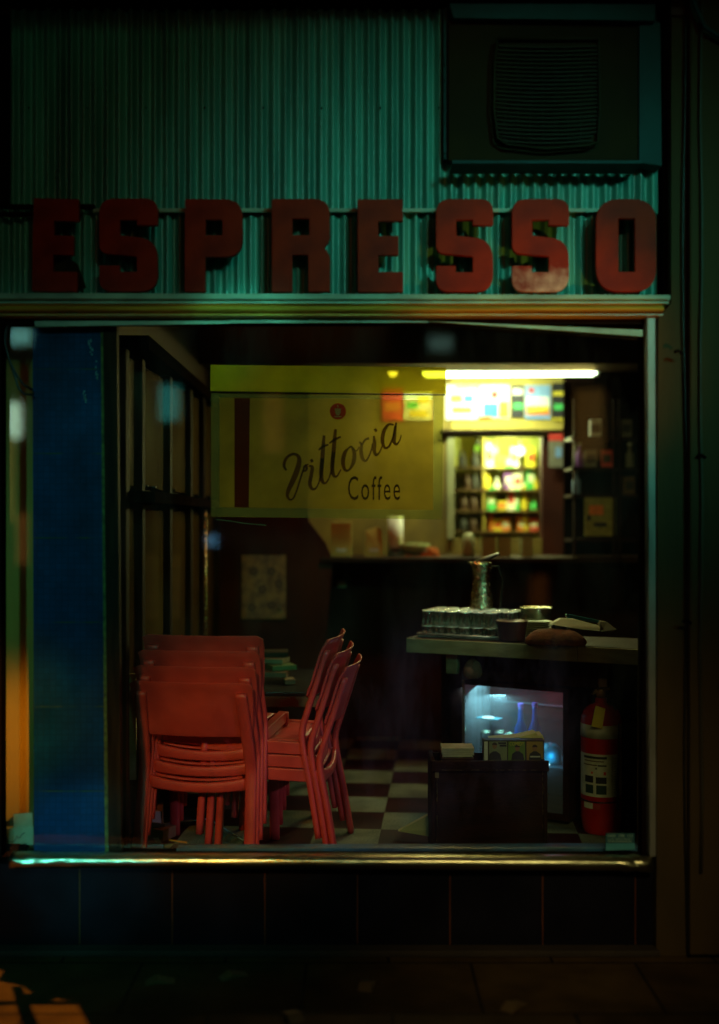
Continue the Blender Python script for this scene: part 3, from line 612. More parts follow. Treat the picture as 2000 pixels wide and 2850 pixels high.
# fluorescent tube and bare bulb
fl = thing("fluorescent_lamp", "long lit fluorescent tube under the beam above the counter", "lamp", tuple(at(1417, 1037, 2.85)))
bm = B(); a = at(1176, 1040, 2.85); b = at(1658, 1036, 2.85); tube(bm, [a, b], .026, 14); obj("tube", bm, emit("fluorescent tube", (.80, 1.0, .62), 10), fl, True, True)
bm = B(); box(bm, a.x - .02, b.x + .02, 2.83, 2.90, a.z + .035, a.z + .085); obj("batten", bm, mat("white gloss paint", (.75, .78, .60), .5), fl, False, True, bevel=.004)
for p in (a, b):
    bm = B(); box(bm, p.x - .02, p.x + .02, 2.83, 2.87, p.z - .03, p.z + .034); obj("end_cap", bm, trim_m, fl, False, True, bevel=.004)
area("fluorescent_tube_light", (.76, 2.92, a.z - .02), (.72, 3.3, 1.6), (.90, 1.0, .60), 14, .8, .05)
area("fluorescent_forward_light", (.93, 2.78, a.z - .02), (.1, .3, 1.7), (1.0, .80, .22), 8, 1.1, .06)
area("fluorescent_down_light", (.93, 2.80, a.z - .04), (.6, .6, .6), (.80, .72, .16), 1.6, 1.1, .05)
bb = thing("bare_bulb", "small bare lit bulb left of the fluorescent tube", "bulb", tuple(at(1093, 1037, 2.85)))
bm = B(); lathe(bm, [(.0, -.03), (.02, -.022), (.03, 0), (.022, .02), (.012, .034), (.012, .04)], tuple(at(1093, 1037, 2.85)), 16); obj("globe", bm, emit("bulb glow", (1, .95, .45), 5), bb, True, True)
bm = B(); lathe(bm, [(.015, .04), (.015, .09), (.004, .10), (.004, .16)], tuple(at(1093, 1037, 2.85)), 12); obj("socket", bm, black_m, bb, True, True)

# posters on the menu header
def panel_thing(name, label, cat, px0, px1, py0, py1, Y, base, patches, group=None, dep=.006):
    t = thing(name, label, cat, tuple(at((px0 + px1) / 2, py1, Y)), 0, group)
    bm = B(); pbox(bm, px0, px1, py0, py1, Y, dep); obj("sheet", bm, base, t, False, True)
    for i, (a0, a1, b0, b1, c) in enumerate(patches):
        bm = B(); pbox(bm, px0 + (px1 - px0) * a0, px0 + (px1 - px0) * a1, py0 + (py1 - py0) * b0, py0 + (py1 - py0) * b1, Y - .0035 - .0006 * i, .002)
        obj("printed_patch", bm, c, t, False, True)
    return t
def flat(n, c, rough=.6): return mat("print " + n, c, rough, 0, tuple(x * .75 for x in c), 25)
cW, cY, cO, cT, cG, cR, cB, cK, cP = flat("white", (.85, .88, .75)), flat("yellow", (.85, .70, .05)), flat("orange", (.85, .25, .04)), flat("teal", (.05, .5, .42)), flat("green", (.08, .6, .15)), flat("red", (.75, .06, .04)), flat("blue", (.25, .45, .75)), flat("charcoal", (.03, .03, .03)), flat("purple", (.25, .08, .45))
hd = hwY - .012
MG = "menu posters over the service hatch"
panel_thing("menu_poster", "white menu poster with a green heading bar, over the hatch's left side", "poster", 1240, 1330, 1070, 1168, hd, cW, [(.3, 1, .02, .1, cG), (.15, .5, .3, .5, cY), (.55, .85, .3, .5, cP if False else cT), (.2, .8, .65, .8, cY)], MG)
panel_thing("menu_poster", "white menu poster with teal and orange wedges, middle of the row over the hatch", "poster", 1334, 1418, 1070, 1165, hd, cW, [(.12, .62, .55, .96, cT), (.66, .96, .5, .96, cO), (.4, .6, .2, .4, cR), (0, .4, .94, 1, cO)], MG)
panel_thing("menu_poster", "dark menu poster with grey photographs over the hatch", "poster", 1422, 1458, 1072, 1162, hd, cK, [(.1, .9, .1, .3, cW), (.2, .9, .55, .75, cG)], MG)
panel_thing("menu_poster", "pale blue menu poster crossed by an orange band over the hatch", "poster", 1461, 1532, 1072, 1166, hd, cB, [(.05, .95, .35, .62, cW), (.05, .95, .62, .78, cY), (.05, .95, .76, .88, cO), (.15, .35, .08, .22, cR)], MG)
panel_thing("menu_poster", "dark board with a yellow band, last of the row over the hatch", "poster", 1536, 1586, 1066, 1170, hd, cK, [(.05, .95, .22, .34, cY), (.75, .98, 0, .2, cO), (.1, .9, .55, .72, cG), (.0, 1, .93, 1, cY)], MG)
panel_thing("red_poster", "plain glowing red poster seen through the hanging banner", "poster", 1062, 1120, 1080, 1172, hd, cR, [(.1, .9, .45, .7, cO)])
panel_thing("price_sheet", "white price sheet with yellow panels seen through the right of the banner", "poster", 1124, 1200, 1092, 1168, hd, cW, [(.5, .95, .1, .4, cY), (.1, .5, .35, .6, cG), (.2, .9, .65, .9, cY)])
panel_thing("wall_flyer", "white flyer hanging right of the fluorescent tube", "flyer", 1664, 1696, 1030, 1100, 2.88, cW, [(.75, 1, .02, 1, cO), (.1, .6, .2, .5, cK)])
panel_thing("notice_sheet", "pale green notice sheet on the right of the counter", "poster", 1626, 1714, 1385, 1492, 2.60, mat("pale green notice paper", (.34, .36, .09), .7, 0, (.22, .24, .05), 30), [(.15, .6, .2, .45, cO), (.08, .2, .45, .6, cK), (.3, .7, .65, .75, cK)])
panel_thing("fridge_magnet_sheet", "small sheet with red heading right of the hatch", "flyer", 1527, 1578, 1208, 1300, 3.20, flat("dim grey", (.25, .24, .16)), [(0, 1, 0, .2, cR), (.35, .7, .4, .7, cB)])

# kitchen beyond the hatch: shelves, bulbs, goods
kt = thing("kitchen_shelf", "lit kitchen shelves seen through the service hatch", "shelf", (.75, 4.0, 0))
bm = B(); pbox(bm, 1200, 1620, 1180, 1560, 4.25, .04); obj("back_board", bm, mat("lime kitchen wall", (.62, .60, .14), .6, 0, (.35, .42, .08), 6), kt, False, True)
SH = (1300, 1362, 1420, 1478)
for py in SH:
    bm = B(); z = Z(py, 3.9); box(bm, at(1230, 0, 3.9).x, at(1560, 0, 3.9).x, 3.9, 4.2, z - .010, z); obj("board", bm, brown_m, kt, False, True)
bm = B(); box(bm, at(1345, 0, 3.9).x, at(1350, 0, 3.9).x, 3.92, 4.2, Z(1478, 3.9), Z(1200, 3.9)); obj("upright", bm, olive_m, kt, False, True)
point("kitchen_bulb_light", tuple(at(1420, 1225, 3.62)), (.90, 1.0, .40), 40, .05)
for k, (px, py, s) in enumerate(((1328, 1248, .026), (1375, 1254, .032), (1447, 1255, .036))):
    t = thing("kitchen_bulb", ("green tinted round bulb, smallest, at the hatch's left", "round lit bulb in the middle of the hatch top", "largest lit bulb, under the hatch's right top corner")[k], "bulb", tuple(at(px, py, 3.7)), 0, "bulbs in the kitchen")
    bm = B(); lathe(bm, [(.0, -s), (s * .7, -s * .7), (s, 0), (s * .7, s * .7), (.01, s)], tuple(at(px, py, 3.7)), 16)
    obj("globe", bm, emit("kitchen bulb %d" % k, ((.45, .9, .05), (.95, 1, .55), (1, 1, .85))[k], (.9, 2.2, 3)[k]), t, True, True)
    bm = B(); lathe(bm, [(.011, s * .95), (.011, s + .03), (.003, s + .04), (.003, s + .16)], tuple(at(px, py, 3.7)), 10); obj("socket", bm, black_m, t, True, True)
rg = random.Random(11)
names = {"white": cW, "yellow": cY, "orange": cO, "teal": cT, "green": cG, "red": cR, "purple": cP, "blue": cB}
def bottle_bm(h, r):
    b_ = B(); lathe(b_, [(r * .92, 0), (r, .01), (r, h * .6), (r * .45, h * .75), (r * .35, h * .95), (r * .4, h), (0, h)], seg=14); return b_
def carton_bm(w_, d_, h): b_ = B(); box(b_, -w_ / 2, w_ / 2, -d_ / 2, d_ / 2, 0, h); return b_
rows = [(SH[0], ["white", "yellow", "green", "white", "yellow"]), (SH[1], ["yellow", "white", "purple", "white", "green", "yellow"]), (SH[2], ["green", "yellow", "white", "green", "yellow", "green"]), (SH[3], ["orange", "yellow", "orange", "orange", "yellow", "red"])]
ordn = ["first", "second", "third", "fourth", "fifth", "sixth"]; lev = ["top", "second", "third", "bottom"]
for ri, (py, cs) in enumerate(rows):
    for ci, cn in enumerate(cs):
        px = 1362 + ci * 26 + rg.uniform(-9, 9); X = at(px, 0, 3.98).x; z = Z(py, 3.9)
        isb = rg.random() < .4; h = rg.uniform(.07, .19)
        kindn = "bottle" if isb else "carton"
        t = thing(kindn, "%s %s on the %s lit kitchen shelf, %s from the left" % (cn, kindn, lev[ri], ordn[ci]), kindn, (X, 3.98, z), rg.uniform(-.3, .3), "goods on the kitchen shelves")
        if isb:
            obj("body", bottle_bm(h, .026), names[cn], t, True)
            b_ = B(); lathe(b_, [(.0135, h), (.0135, h + .016), (0, h + .016)], seg=10); obj("cap", b_, cW, t)
        else:
            obj("body", carton_bm(.062, .05, h), names[cn], t, bevel=.003)
            b_ = B(); box(b_, -.022, .022, -.0275, -.0255, h * .3, h * .7); obj("label_panel", b_, cR if cn in ("yellow", "white") else cW, t)
# dim left bay with dark bottles
for k, (px, py) in enumerate(((1285, 1300), (1300, 1362), (1322, 1300), (1290, 1420), (1322, 1362), (1318, 1420), (1288, 1478), (1316, 1478))):
    X = at(px, 0, 3.95).x; o = obj("bottle", bottle_bm(.12, .03), (cK, flat("amber", (.06, .025, .01)))[k % 2], None, True); o.location = (X, 3.95, Z(py, 3.9))
    tag(o, "%s bottle in the dim left bay of the kitchen shelves, row %s" % (("black", "amber")[k % 2], ("one left", "two left", "one right", "three left", "two right", "three right", "four left", "four right")[k]), "bottle", "bottles in the dim bay")

# things on the back counter
for k, (px0, px1, py0, c, lb) in enumerate(((1341, 1379, 1492, "pale", "pale box on the counter just right of the pale rounded jar"), (1388, 1422, 1492, "pale", "pale box on the counter, middle of three"), (1452, 1484, 1490, "pale", "pale box on the counter, rightmost of three"))):
    bm = B(); pbox(bm, px0, px1, py0, 1552, 2.80, .12); t = thing("napkin_box", lb, "box", tuple(at((px0 + px1) / 2, 1552, 2.8)), 0, "pale boxes on the counter")
    obj("body", bm, mat("pale olive card", (.40, .40, .16), .6), t, False, True, bevel=.004)
    bm = B(); pbox(bm, px0 - 3, px1 + 3, py0 - 5, py0 - .5, 2.79, .14); obj("lid", bm, dark_m, t, False, True)
bm = B(); lathe(bm, [(.035, 0), (.042, .02), (.042, .10), (.03, .14), (.02, .15), (0, .15)], seg=18); o = obj("jar", bm, mat("pale jar", (.42, .46, .22), .4), None, True); o.location = Vector((at(1303, 0, 2.82).x, 2.82, 1.222)); tag(o, "pale rounded jar on the counter left of the boxes", "jar")
# papers and pots heaped on the counter behind the banner
hp = random.Random(5)
HN = ["cream paper bag hanging behind the banner's right corner", "orange cloth on the counter under the banner's corner", "pale green bowl on the counter under the banner", "yellow carton on the counter behind the banner", "white paper roll on the counter behind the banner"]
for k, (px, py, w_, h_, c) in enumerate(((1040, 1500, 45, 75, olive_m), (1175, 1440, 90, 18, cO), (1150, 1490, 70, 36, mat("pale green ceramic", (.35, .42, .15), .3)), (950, 1500, 60, 90, olive_m), (1100, 1400, 40, 80, cW))):
    p = at(px, 1540, 2.9); t = thing("counter_item", HN[k], ("bag", "cloth", "bowl", "carton", "paper roll")[k], (p.x, 2.9, 1.222))
    t.name = ("paper_bag", "folded_cloth", "bowl", "carton", "paper_roll")[k]; MTX[t.name] = Matrix.Translation(t.location)
    sc = 7.2 / F
    if k in (2,):
        b_ = B(); lathe(b_, [(.04, 0), (.08, .03), (.11, .08), (.10, .08), (.07, .035), (0, .02)], seg=20); obj("body", b_, c, t, True)
    elif k == 4:
        b_ = B(); lathe(b_, [(.05, 0), (.05, .26), (.018, .26), (.018, .2), (0, .2)], seg=20); obj("body", b_, c, t, True)
    elif k == 0:
        b_ = B(); quadbox(b_, [(-.06, -.04, 0), (.06, -.04, 0), (.05, -.03, .17), (.02, -.02, .19), (-.05, -.03, .165)], .08); obj("body", b_, c, t)
    elif k == 1:
        b_ = B(); quadbox(b_, [(-.11, -.05, 0), (.11, -.05, 0), (.10, -.04, .05), (0, -.05, .07), (-.10, -.04, .05)], .10); obj("body", b_, c, t)
    else:
        b_ = carton_bm(.13, .09, .22); obj("body", b_, c, t, bevel=.004)
    b_ = B(); box(b_, -.03, .03, -.056 if k != 2 else -.03, -.050 if k != 2 else -.025, .03, .05); obj("label_panel", b_, cW if k != 4 else cK, t)

# dark shelf unit on the right with odds and ends
rs = thing("side_shelf", "dark wall shelf crowded with odds and ends right of the hatch", "shelf", (1.35, 2.55, 0))
for py in (1215, 1300, 1375, 1500):
    z = Z(py, 2.6); bm = B(); box(bm, at(1590, 0, 2.6).x, 2.0, 2.60, 2.84, z - .02, z); obj("board", bm, wood_m, rs, False, True)
bm = B(); box(bm, at(1590, 0, 2.6).x, 2.0, 2.85, 2.88, 1.23, 2.42); obj("back_board", bm, dark_m, rs, False, True)
for px in (1596, 1706, 1722):
    bm = B(); pbox(bm, px, px + 6, 1110, 1560, 2.585, .02); obj("upright", bm, wood_m, rs, False, True)
RS = [(1612, 1300, "bottle", "plum bottle on the middle board of the dark side shelf", cP), (1642, 1300, "box", "grey box on the middle board of the dark side shelf", flat("dim grey", (.25, .24, .16))), (1656, 1215, "carton", "white carton on the top board of the dark side shelf", cW),
      (1742, 1215, "box", "pale box at the right of the side shelf's top board", flat("dim grey", (.25, .24, .16))), (1688, 1300, "carton", "red carton on the middle board of the dark side shelf", cR), (1752, 1300, "bottle", "pale bottle at the right end of the middle board", flat("dim grey", (.25, .24, .16))),
      (1604, 1375, "bottle", "blue bottle on the lower board of the dark side shelf", cB), (1748, 1375, "carton", "brown carton at the right end of the lower board", brown_m)]
for px, py, kd, lb, c in RS:
    t = thing(kd, lb, kd, (at(px, 0, 2.68).x, 2.68, Z(py, 2.6)), rg.uniform(-.2, .2), "odds and ends on the dark side shelf")
    if kd == "bottle":
        obj("body", bottle_bm(.14, .026), c, t, True); b_ = B(); lathe(b_, [(.013, .14), (.013, .156), (0, .156)], seg=10); obj("cap", b_, cW, t)
    else:
        obj("body", carton_bm(.07, .06, .11), c, t, bevel=.003); b_ = B(); box(b_, -.025, .025, -.033, -.031, .03, .08); obj("label_panel", b_, cK, t)
# side wall on the right inside
single("inner_side_wall", (lambda b_: (box(b_, 2.0, 2.1, .3, 4.3, 0, 2.62), b_)[1])(B()), inner_m, "dark inner wall at the right end of the cafe", "wall", (2.05, 2, 0))
single("rear_wall", (lambda b_: (box(b_, -2.6, 2.2, 4.35, 4.45, 0, 2.62), b_)[1])(B()), inner_m, "dark rear wall of the kitchen", "wall", (0, 4.4, 0))
single("passage_side_wall", (lambda b_: (box(b_, -1.30, -1.09, .5, 4.3, 0, 2.62), b_)[1])(B()), inner_m, "dark wall between the passage and the cafe", "wall", (-1.2, 2, 0))

# ------------------------------------------------------------------ hanging banner
BY = .30
bn = thing("hanging_banner", "yellow translucent coffee banner hanging from a roller inside the window", "banner", tuple(at(910, 1445, BY)))
def pl2(pts, Y, dep=.001): b_ = B(); quadbox(b_, [at(x, y, Y) for x, y in pts], dep); return b_
obj("pelmet", pl2([(585, 1015), (1240, 1022), (1240, 1096), (585, 1088)], BY - .03, .004), pelmet_m, bn, False, True)
bm = B()
def one_sheet(b_, pts, Y):
    v = [b_.verts.new(at(x, y, Y)) for x, y in pts]; b_.faces.new(v)
# outer film as a frame round the printed area, so the layers do not stack
o_ = [(587, 1091), (1233, 1097), (1230, 1446), (587, 1438)]; i_ = [(611, 1106), (1206, 1112), (1205, 1420), (610, 1412)]
vo = [bm.verts.new(at(x, y, BY)) for x, y in o_]; vi = [bm.verts.new(at(x, y, BY)) for x, y in i_]
for i in range(4): bm.faces.new((vo[i], vo[(i + 1) % 4], vi[(i + 1) % 4], vi[i]))
obj("film_border", bm, border_m, bn, False, True)
bm = B(); one_sheet(bm, [(610.5, 1106.5), (1205.5, 1112.5), (1204.5, 1419.5), (610.5, 1411.5)], BY + .002); obj("printed_sheet", bm, sheet_m, bn, False, True)
bm = B(); one_sheet(bm, [(652, 1108), (695, 1108), (692, 1412), (652, 1411)], BY - .001); obj("maroon_stripe", bm, stripe_m, bn, False, True)
bm = B(); tube(bm, [at(588, 1092, BY - .001), at(1238, 1099, BY - .001)], .003, 8); obj("bottom_rod", bm, dark_m, bn, False, True)
C0 = at(940, 1145, BY - .001)
bm = B(); vs = [bm.verts.new(C0 + Vector((math.cos(a_) * .034, 0, math.sin(a_) * .034))) for a_ in [k * math.pi / 16 for k in range(32)]]; bm.faces.new(vs); obj("roundel", bm, round_m, bn, False, True)
bm = B(); pts = [(931, 1137), (949, 1137), (947, 1150), (943, 1156), (937, 1156), (933, 1150)]; one_sheet(bm, pts, BY - .003); one_sheet(bm, [(929, 1158), (951, 1158), (948, 1161), (932, 1161)], BY - .003)
one_sheet(bm, [(938, 1127), (940.5, 1127), (942, 1134), (939, 1134)], BY - .003)
obj("cup_emblem", bm, film("pale print on film", (.5, .38, .12), (.8, .7, .3), .2), bn, False, True)
# brush lettering: strokes in the coordinates of an enlarged crop of the photo
def cp(x, y): return (550 + x * .4655, 950 + y * .4655)
def smooth(pts, k=6):
    out = []; n = len(pts)
    for i in range(n - 1):
        p0, p1, p2, p3 = pts[max(i - 1, 0)], pts[i], pts[i + 1], pts[min(i + 2, n - 1)]
        for j in range(k):
            t = j / k; out.append(tuple(.5 * ((2 * b) + (-a + c) * t + (2 * a - 5 * b + 4 * c - d) * t * t + (-a + 3 * b - 3 * c + d) * t ** 3) for a, b, c, d in zip(p0, p1, p2, p3)))
    out.append(pts[-1]); return out
def stroke(b_, pts, Y):
    pts = smooth(pts); n = len(pts); L = []; Rr = []
    for i, (x, y, w_) in enumerate(pts):
        a_ = pts[max(i - 1, 0)]; c_ = pts[min(i + 1, n - 1)]; dx, dy = c_[0] - a_[0], c_[1] - a_[1]; l = math.hypot(dx, dy) or 1
        w_ *= 1.28; nx, ny = -dy / l * w_ / 2, dx / l * w_ / 2
        L.append(b_.verts.new(at(*cp(x + nx, y + ny), Y))); Rr.append(b_.verts.new(at(*cp(x - nx, y - ny), Y)))
    for i in range(n - 1): b_.faces.new((L[i], L[i + 1], Rr[i + 1], Rr[i]))
VIT = [
    [[(530, 772, 9), (516, 745, 14), (524, 708, 14), (548, 682, 13), (578, 674, 13), (602, 690, 17), (606, 722, 22), (592, 775, 26), (566, 838, 25), (542, 890, 20), (536, 925, 14), (552, 947, 9), (572, 936, 8), (592, 890, 9), (612, 825, 9), (632, 765, 9), (648, 738, 9), (650, 765, 12), (634, 775, 8), (636, 745, 6), (662, 735, 6)]],
    [[(662, 745, 6), (684, 752, 16), (678, 800, 18), (670, 850, 18), (684, 882, 14), (706, 878, 9), (722, 848, 6)], [(676, 705, 14), (686, 722, 14)]],
    [[(722, 850, 6), (738, 790, 12), (745, 700, 20), (750, 620, 18), (755, 562, 12)], [(745, 700, 20), (738, 790, 20), (746, 840, 16), (766, 846, 9), (786, 815, 6)], [(722, 650, 7), (750, 628, 13), (782, 618, 7)]],
    [[(786, 815, 6), (804, 750, 12), (812, 660, 20), (818, 580, 18), (824, 525, 12)], [(812, 660, 20), (804, 750, 20), (812, 800, 16), (832, 806, 9), (856, 765, 6)], [(786, 610, 7), (818, 588, 13), (856, 570, 7)]],
    [[(900, 640, 8), (878, 668, 18), (868, 722, 20), (880, 768, 14), (904, 768, 10), (930, 725, 18), (936, 668, 18), (918, 630, 10), (900, 640, 8)], [(926, 640, 6), (948, 655, 6), (966, 630, 6)]],
    [[(966, 600, 7), (978, 620, 13), (976, 660, 18), (986, 702, 16), (1008, 712, 10), (1034, 660, 8), (1046, 610, 8)], [(978, 625, 10), (1000, 590, 10), (1024, 580, 13)]],
    [[(1052, 565, 8), (1056, 610, 18), (1054, 650, 18), (1066, 680, 13), (1088, 660, 7), (1104, 620, 6)], [(1058, 522, 13), (1068, 540, 13)]],
    [[(1172, 500, 8), (1140, 498, 12), (1112, 540, 18), (1104, 595, 18), (1118, 636, 12), (1144, 626, 10), (1168, 570, 9), (1180, 505, 9)], [(1186, 484, 8), (1176, 560, 18), (1174, 600, 18), (1188, 616, 11), (1208, 590, 6), (1216, 560, 5)]]]
for strokes in VIT:
    for s_i, s in enumerate(strokes):
        bm = B(); stroke(bm, s, BY - .0012 - .0006 * s_i); o = obj("script_stroke", bm, print_m, bn, False, True)
bm = text_bm("Coffee", 968, 1113, 1325, 1392, BY - .0025, .0006, 0, 1.2); obj("coffee_lettering", bm, film("faint print on film", (.20, .11, .03), (.6, .46, .1), .5), bn, False, True)
bm = B(); tube(bm, [at(600, 1446, BY), at(640, 1450, BY + .01), at(690, 1458, BY + .02), at(740, 1462, BY + .03)], .0016, 6)
single("hanging_string", bm, bench_m, "thin pale string trailing below the banner's left corner", "string", tuple(at(600, 1446, BY)))

# ------------------------------------------------------------------ chairs
GC = "red plastic chairs stacked inside the window"
def make_chair(label):
    t = thing("stacking_chair", label, "chair", (0, 0, 0), 0, GC)
    def path(pts, k=5):
        return [(p[0], p[1]) for p in smooth([(a, b, 0) for a, b in pts], k)]
    post = path([(-.070, 0), (-.036, .20), (-.004, .365), (-.002, .43), (-.022, .50), (-.062, .62), (-.100, .742)])
    front = path([(.425, 0), (.412, .20), (.400, .385)], 3)
    for s in (-1, 1):
        bm = B(); sweep(bm, post, .050, .026, s * .232, 12, s * .214, s * .243); obj("leg", bm, chair_m, t, True)
        bm = B(); sweep(bm, front, .046, .030, s * .236); obj("leg", bm, chair_m, t, True)
    # backrest: curved sheet
    bm = B(); NX, NZ = 20, 8; fr = []; bk = []
    for j in range(NZ + 1):
        v = j / NZ; z = .552 + .235 * v; yc = -.038 - .074 * v - (.010 * max(0, v - .8) / .2)
        rf = []; rb = []
        for i in range(NX + 1):
            u = 2 * i / NX - 1; half = .261 - (.016 * ((1 - v) ** 2)) 
            cz = 0
            if v > .85 and abs(u) > .93: cz = -.012 * (abs(u) - .93) / .07 * (v - .85) / .15
            if v < .15 and abs(u) > .93: cz = .012 * (abs(u) - .93) / .07
            y = yc + .040 * u * u - .016
            y += -.012 * math.exp(-((abs(u) - .97) / .05) ** 2)
            rf.append(bm.verts.new((u * half, y + .005, z + cz))); rb.append(bm.verts.new((u * half, y - .004, z + cz)))
        fr.append(rf); bk.append(rb)
    for j in range(NZ):
        for i in range(NX):
            bm.faces.new((fr[j][i], fr[j][i + 1], fr[j + 1][i + 1], fr[j + 1][i])); bm.faces.new((bk[j][i], bk[j + 1][i], bk[j + 1][i + 1], bk[j][i + 1]))
    for j in range(NZ):
        for r_ in (0, NX): bm.faces.new((fr[j][r_], fr[j + 1][r_], bk[j + 1][r_], bk[j][r_]))
    for i in range(NX):
        for r_ in (0, NZ): bm.faces.new((fr[r_][i], fr[r_][i + 1], bk[r_][i + 1], bk[r_][i]))
    obj("backrest", bm, chair_m, t, True, bevel=.002)
    # seat: dished sheet with a rear lip
    bm = B(); NX, NY = 16, 12; top = []; bot = []
    for j in range(NY + 1):
        v = j / NY; y = .012 + .40 * v; rt = []; rb = []
        for i in range(NX + 1):
            u = 2 * i / NX - 1; z = .376 + .010 * v - .016 * (1 - u * u) * math.sin(math.pi * min(1, v * 1.1)) - .018 * (1 - u * u) * (1 - v) ** 3
            if v > .9: z -= .01 * (v - .9) / .1
            x = u * (.188 + .012 * v)
            rt.append(bm.verts.new((x, y, z))); rb.append(bm.verts.new((x, y, z - .008)))
        top.append(rt); bot.append(rb)
    for j in range(NY):
        for i in range(NX):
            bm.faces.new((top[j][i], top[j][i + 1], top[j + 1][i + 1], top[j + 1][i])); bm.faces.new((bot[j][i], bot[j + 1][i], bot[j + 1][i + 1], bot[j][i + 1]))
    for j in range(NY):
        for r_ in (0, NX): bm.faces.new((top[j][r_], top[j + 1][r_], bot[j + 1][r_], bot[j][r_]))
    for i in range(NX):
        for r_ in (0, NY): bm.faces.new((top[r_][i], top[r_][i + 1], bot[r_][i + 1], bot[r_][i]))
    obj("seat", bm, chair_m, t, True)
    # rear apron, bowed down in the middle
    bm = B(); N = 20; prev = None
    for i in range(N + 1):
        u = 2 * i / N - 1; sag = .024 * (1 - u * u); y = -.004 - .014 * (1 - u * u); x = u * .212
        zt = .374 - sag; zb = .322 - sag * .6
        cur = [bm.verts.new(q) for q in ((x, y, zt), (x, y - .004, zt - .006), (x, y - .004, zb + .006), (x, y + .002, zb), (x, y + .014, zb + .006), (x, y + .014, zt))]
        if prev:
            for k in range(6): bm.faces.new((prev[k], prev[(k + 1) % 6], cur[(k + 1) % 6], cur[k]))
        else: bm.faces.new(cur)
        prev = cur
    bm.faces.new(prev[::-1]); obj("rear_rail", bm, chair_m, t, True)
    for s in (-1, 1):
        bm = B(); x0_, x1_ = sorted((s * .214, s * .252)); v = []
        quad = [(x0_, .0, .329), (x0_, .40, .341), (x0_, .40, .390), (x0_, .0, .377)]
        f_ = [bm.verts.new(q) for q in quad]; k_ = [bm.verts.new((x1_, q[1], q[2])) for q in quad]
        bm.faces.new(f_); bm.faces.new(k_[::-1])
        for i in range(4): bm.faces.new((f_[i], k_[i], k_[(i + 1) % 4], f_[(i + 1) % 4]))
        obj("side_rail", bm, chair_m, t, bevel=.003)
    bm = B(); box(bm, -.195, .195, .392, .412, .333, .376); obj("front_rail", bm, chair_m, t, bevel=.003)
    return t
def copy_thing(t, label):
    c = t.copy(); COL.objects.link(c); c["label"] = label
    for ch in t.children:
        k = ch.copy(); COL.objects.link(k); k.parent = c
    return c
S1 = ["red plastic chair at the bottom of the left stack, its back nearest the glass", "second red chair up in the left stack seen from behind", "third red chair up in the left stack seen from behind", "topmost red chair of the left stack seen from behind"]
S2 = ["red plastic chair at the bottom of the right stack seen side on", "middle red chair of the right stack seen side on", "topmost red chair of the right stack seen side on"]
proto = make_chair(S1[0])
def place(t, base, fwd, k, step=(.035, .057), side=0):
    f = Vector((fwd[0], fwd[1], 0)).normalized(); rz = math.atan2(-f.x, f.y)
    sdv = Vector((f.y, -f.x, 0))
    t.location = Vector(base) + f * step[0] * k + sdv * side * k + Vector((0, 0, step[1] * k)); t.rotation_euler = (0, 0, rz)
f1 = (.15, .989)
for k in range(4):
    t = proto if k == 0 else copy_thing(proto, S1[k])
    place(t, (-.683, .385, 0), f1, k, (.024, .062), .010)
f2 = (-.993, .115)
for k in range(3):
    t = copy_thing(proto, S2[k])
    place(t, (-.140, .635, 0), f2, k, (.038, .058)); t.scale = (1.04, 1.04, 1.06)

# ------------------------------------------------------------------ low table, clutter left
lt = thing("low_table", "low dark topped table behind the stacked chairs", "table", (-.6, 1.4, 0))
bm = B(); box(bm, -.96, -.16, 1.10, 1.95, .600, .618); obj("table_top", bm, black_m, lt, False, True, bevel=.003)
bm = B(); box(bm, -.955, -.165, 1.092, 1.112, .548, .599); obj("front_edge", bm, mat("brown laminate edge", (.22, .13, .06), .5), lt, False, True)
for x, y in ((-.92, 1.16), (-.21, 1.16), (-.92, 1.88), (-.21, 1.88)):
    bm = B(); box(bm, x - .02, x + .02, y - .02, y + .02, 0, .599); obj("leg", bm, dark_m, lt, False, True)
tr = thing("paper_tray", "ochre lit tray of papers on the table left of the red chairs", "tray", (-.87, 1.2, .619))
bm = B()
for q in ((-.96, -.74, 1.10, 1.11, .64, .665), (-.96, -.74, 1.30, 1.31, .64, .665), (-.96, -.95, 1.11, 1.30, .64, .665), (-.75, -.74, 1.11, 1.30, .64, .665)): box(bm, *q)
obj("rim", bm, mat("dark tray rim", (.06, .045, .02), .4), tr, False, True)
bm = B(); box(bm, -.96, -.74, 1.10, 1.31, .619, .638); obj("base", bm, paper_m, tr, False, True)
bm = B(); quadbox(bm, [(-.93, 1.13, .642), (-.79, 1.12, .642), (-.77, 1.14, .66), (-.91, 1.15, .662)], .12); obj("paper", bm, paper_m, tr, False, True)
mr_ = thing("magazine_pile", "untidy pile of magazines and leaflets on the table between the chair stacks", "magazines", tuple(Vector((-.42, 1.6, .619))))
rr = random.Random(21)
for k, (px, py, w_, h_, rot, c) in enumerate(((748, 1800, .20, .15, 4, acg_m), (752, 1830, .16, .12, -14, bench_m), (775, 1850, .13, .12, 22, mat("green leaflet", (.10, .16, .04), .5)), (760, 1880, .12, .10, -8, brown_m), (790, 1830, .05, .10, 12, bench_m))):
    bm = B(); X = at(px, 0, 1.6).x; box(bm, -w_ / 2, w_ / 2, -h_ / 2, h_ / 2, 0, .024)
    M_ = Matrix.Translation((X + .01 * k, 1.62 - .06 * k, .622 + .028 * (4 - k))) @ Matrix.Rotation(R(rot), 4, 'Z'); bmesh.ops.transform(bm, matrix=M_, verts=bm.verts); obj("magazine", bm, c, mr_, False, True)
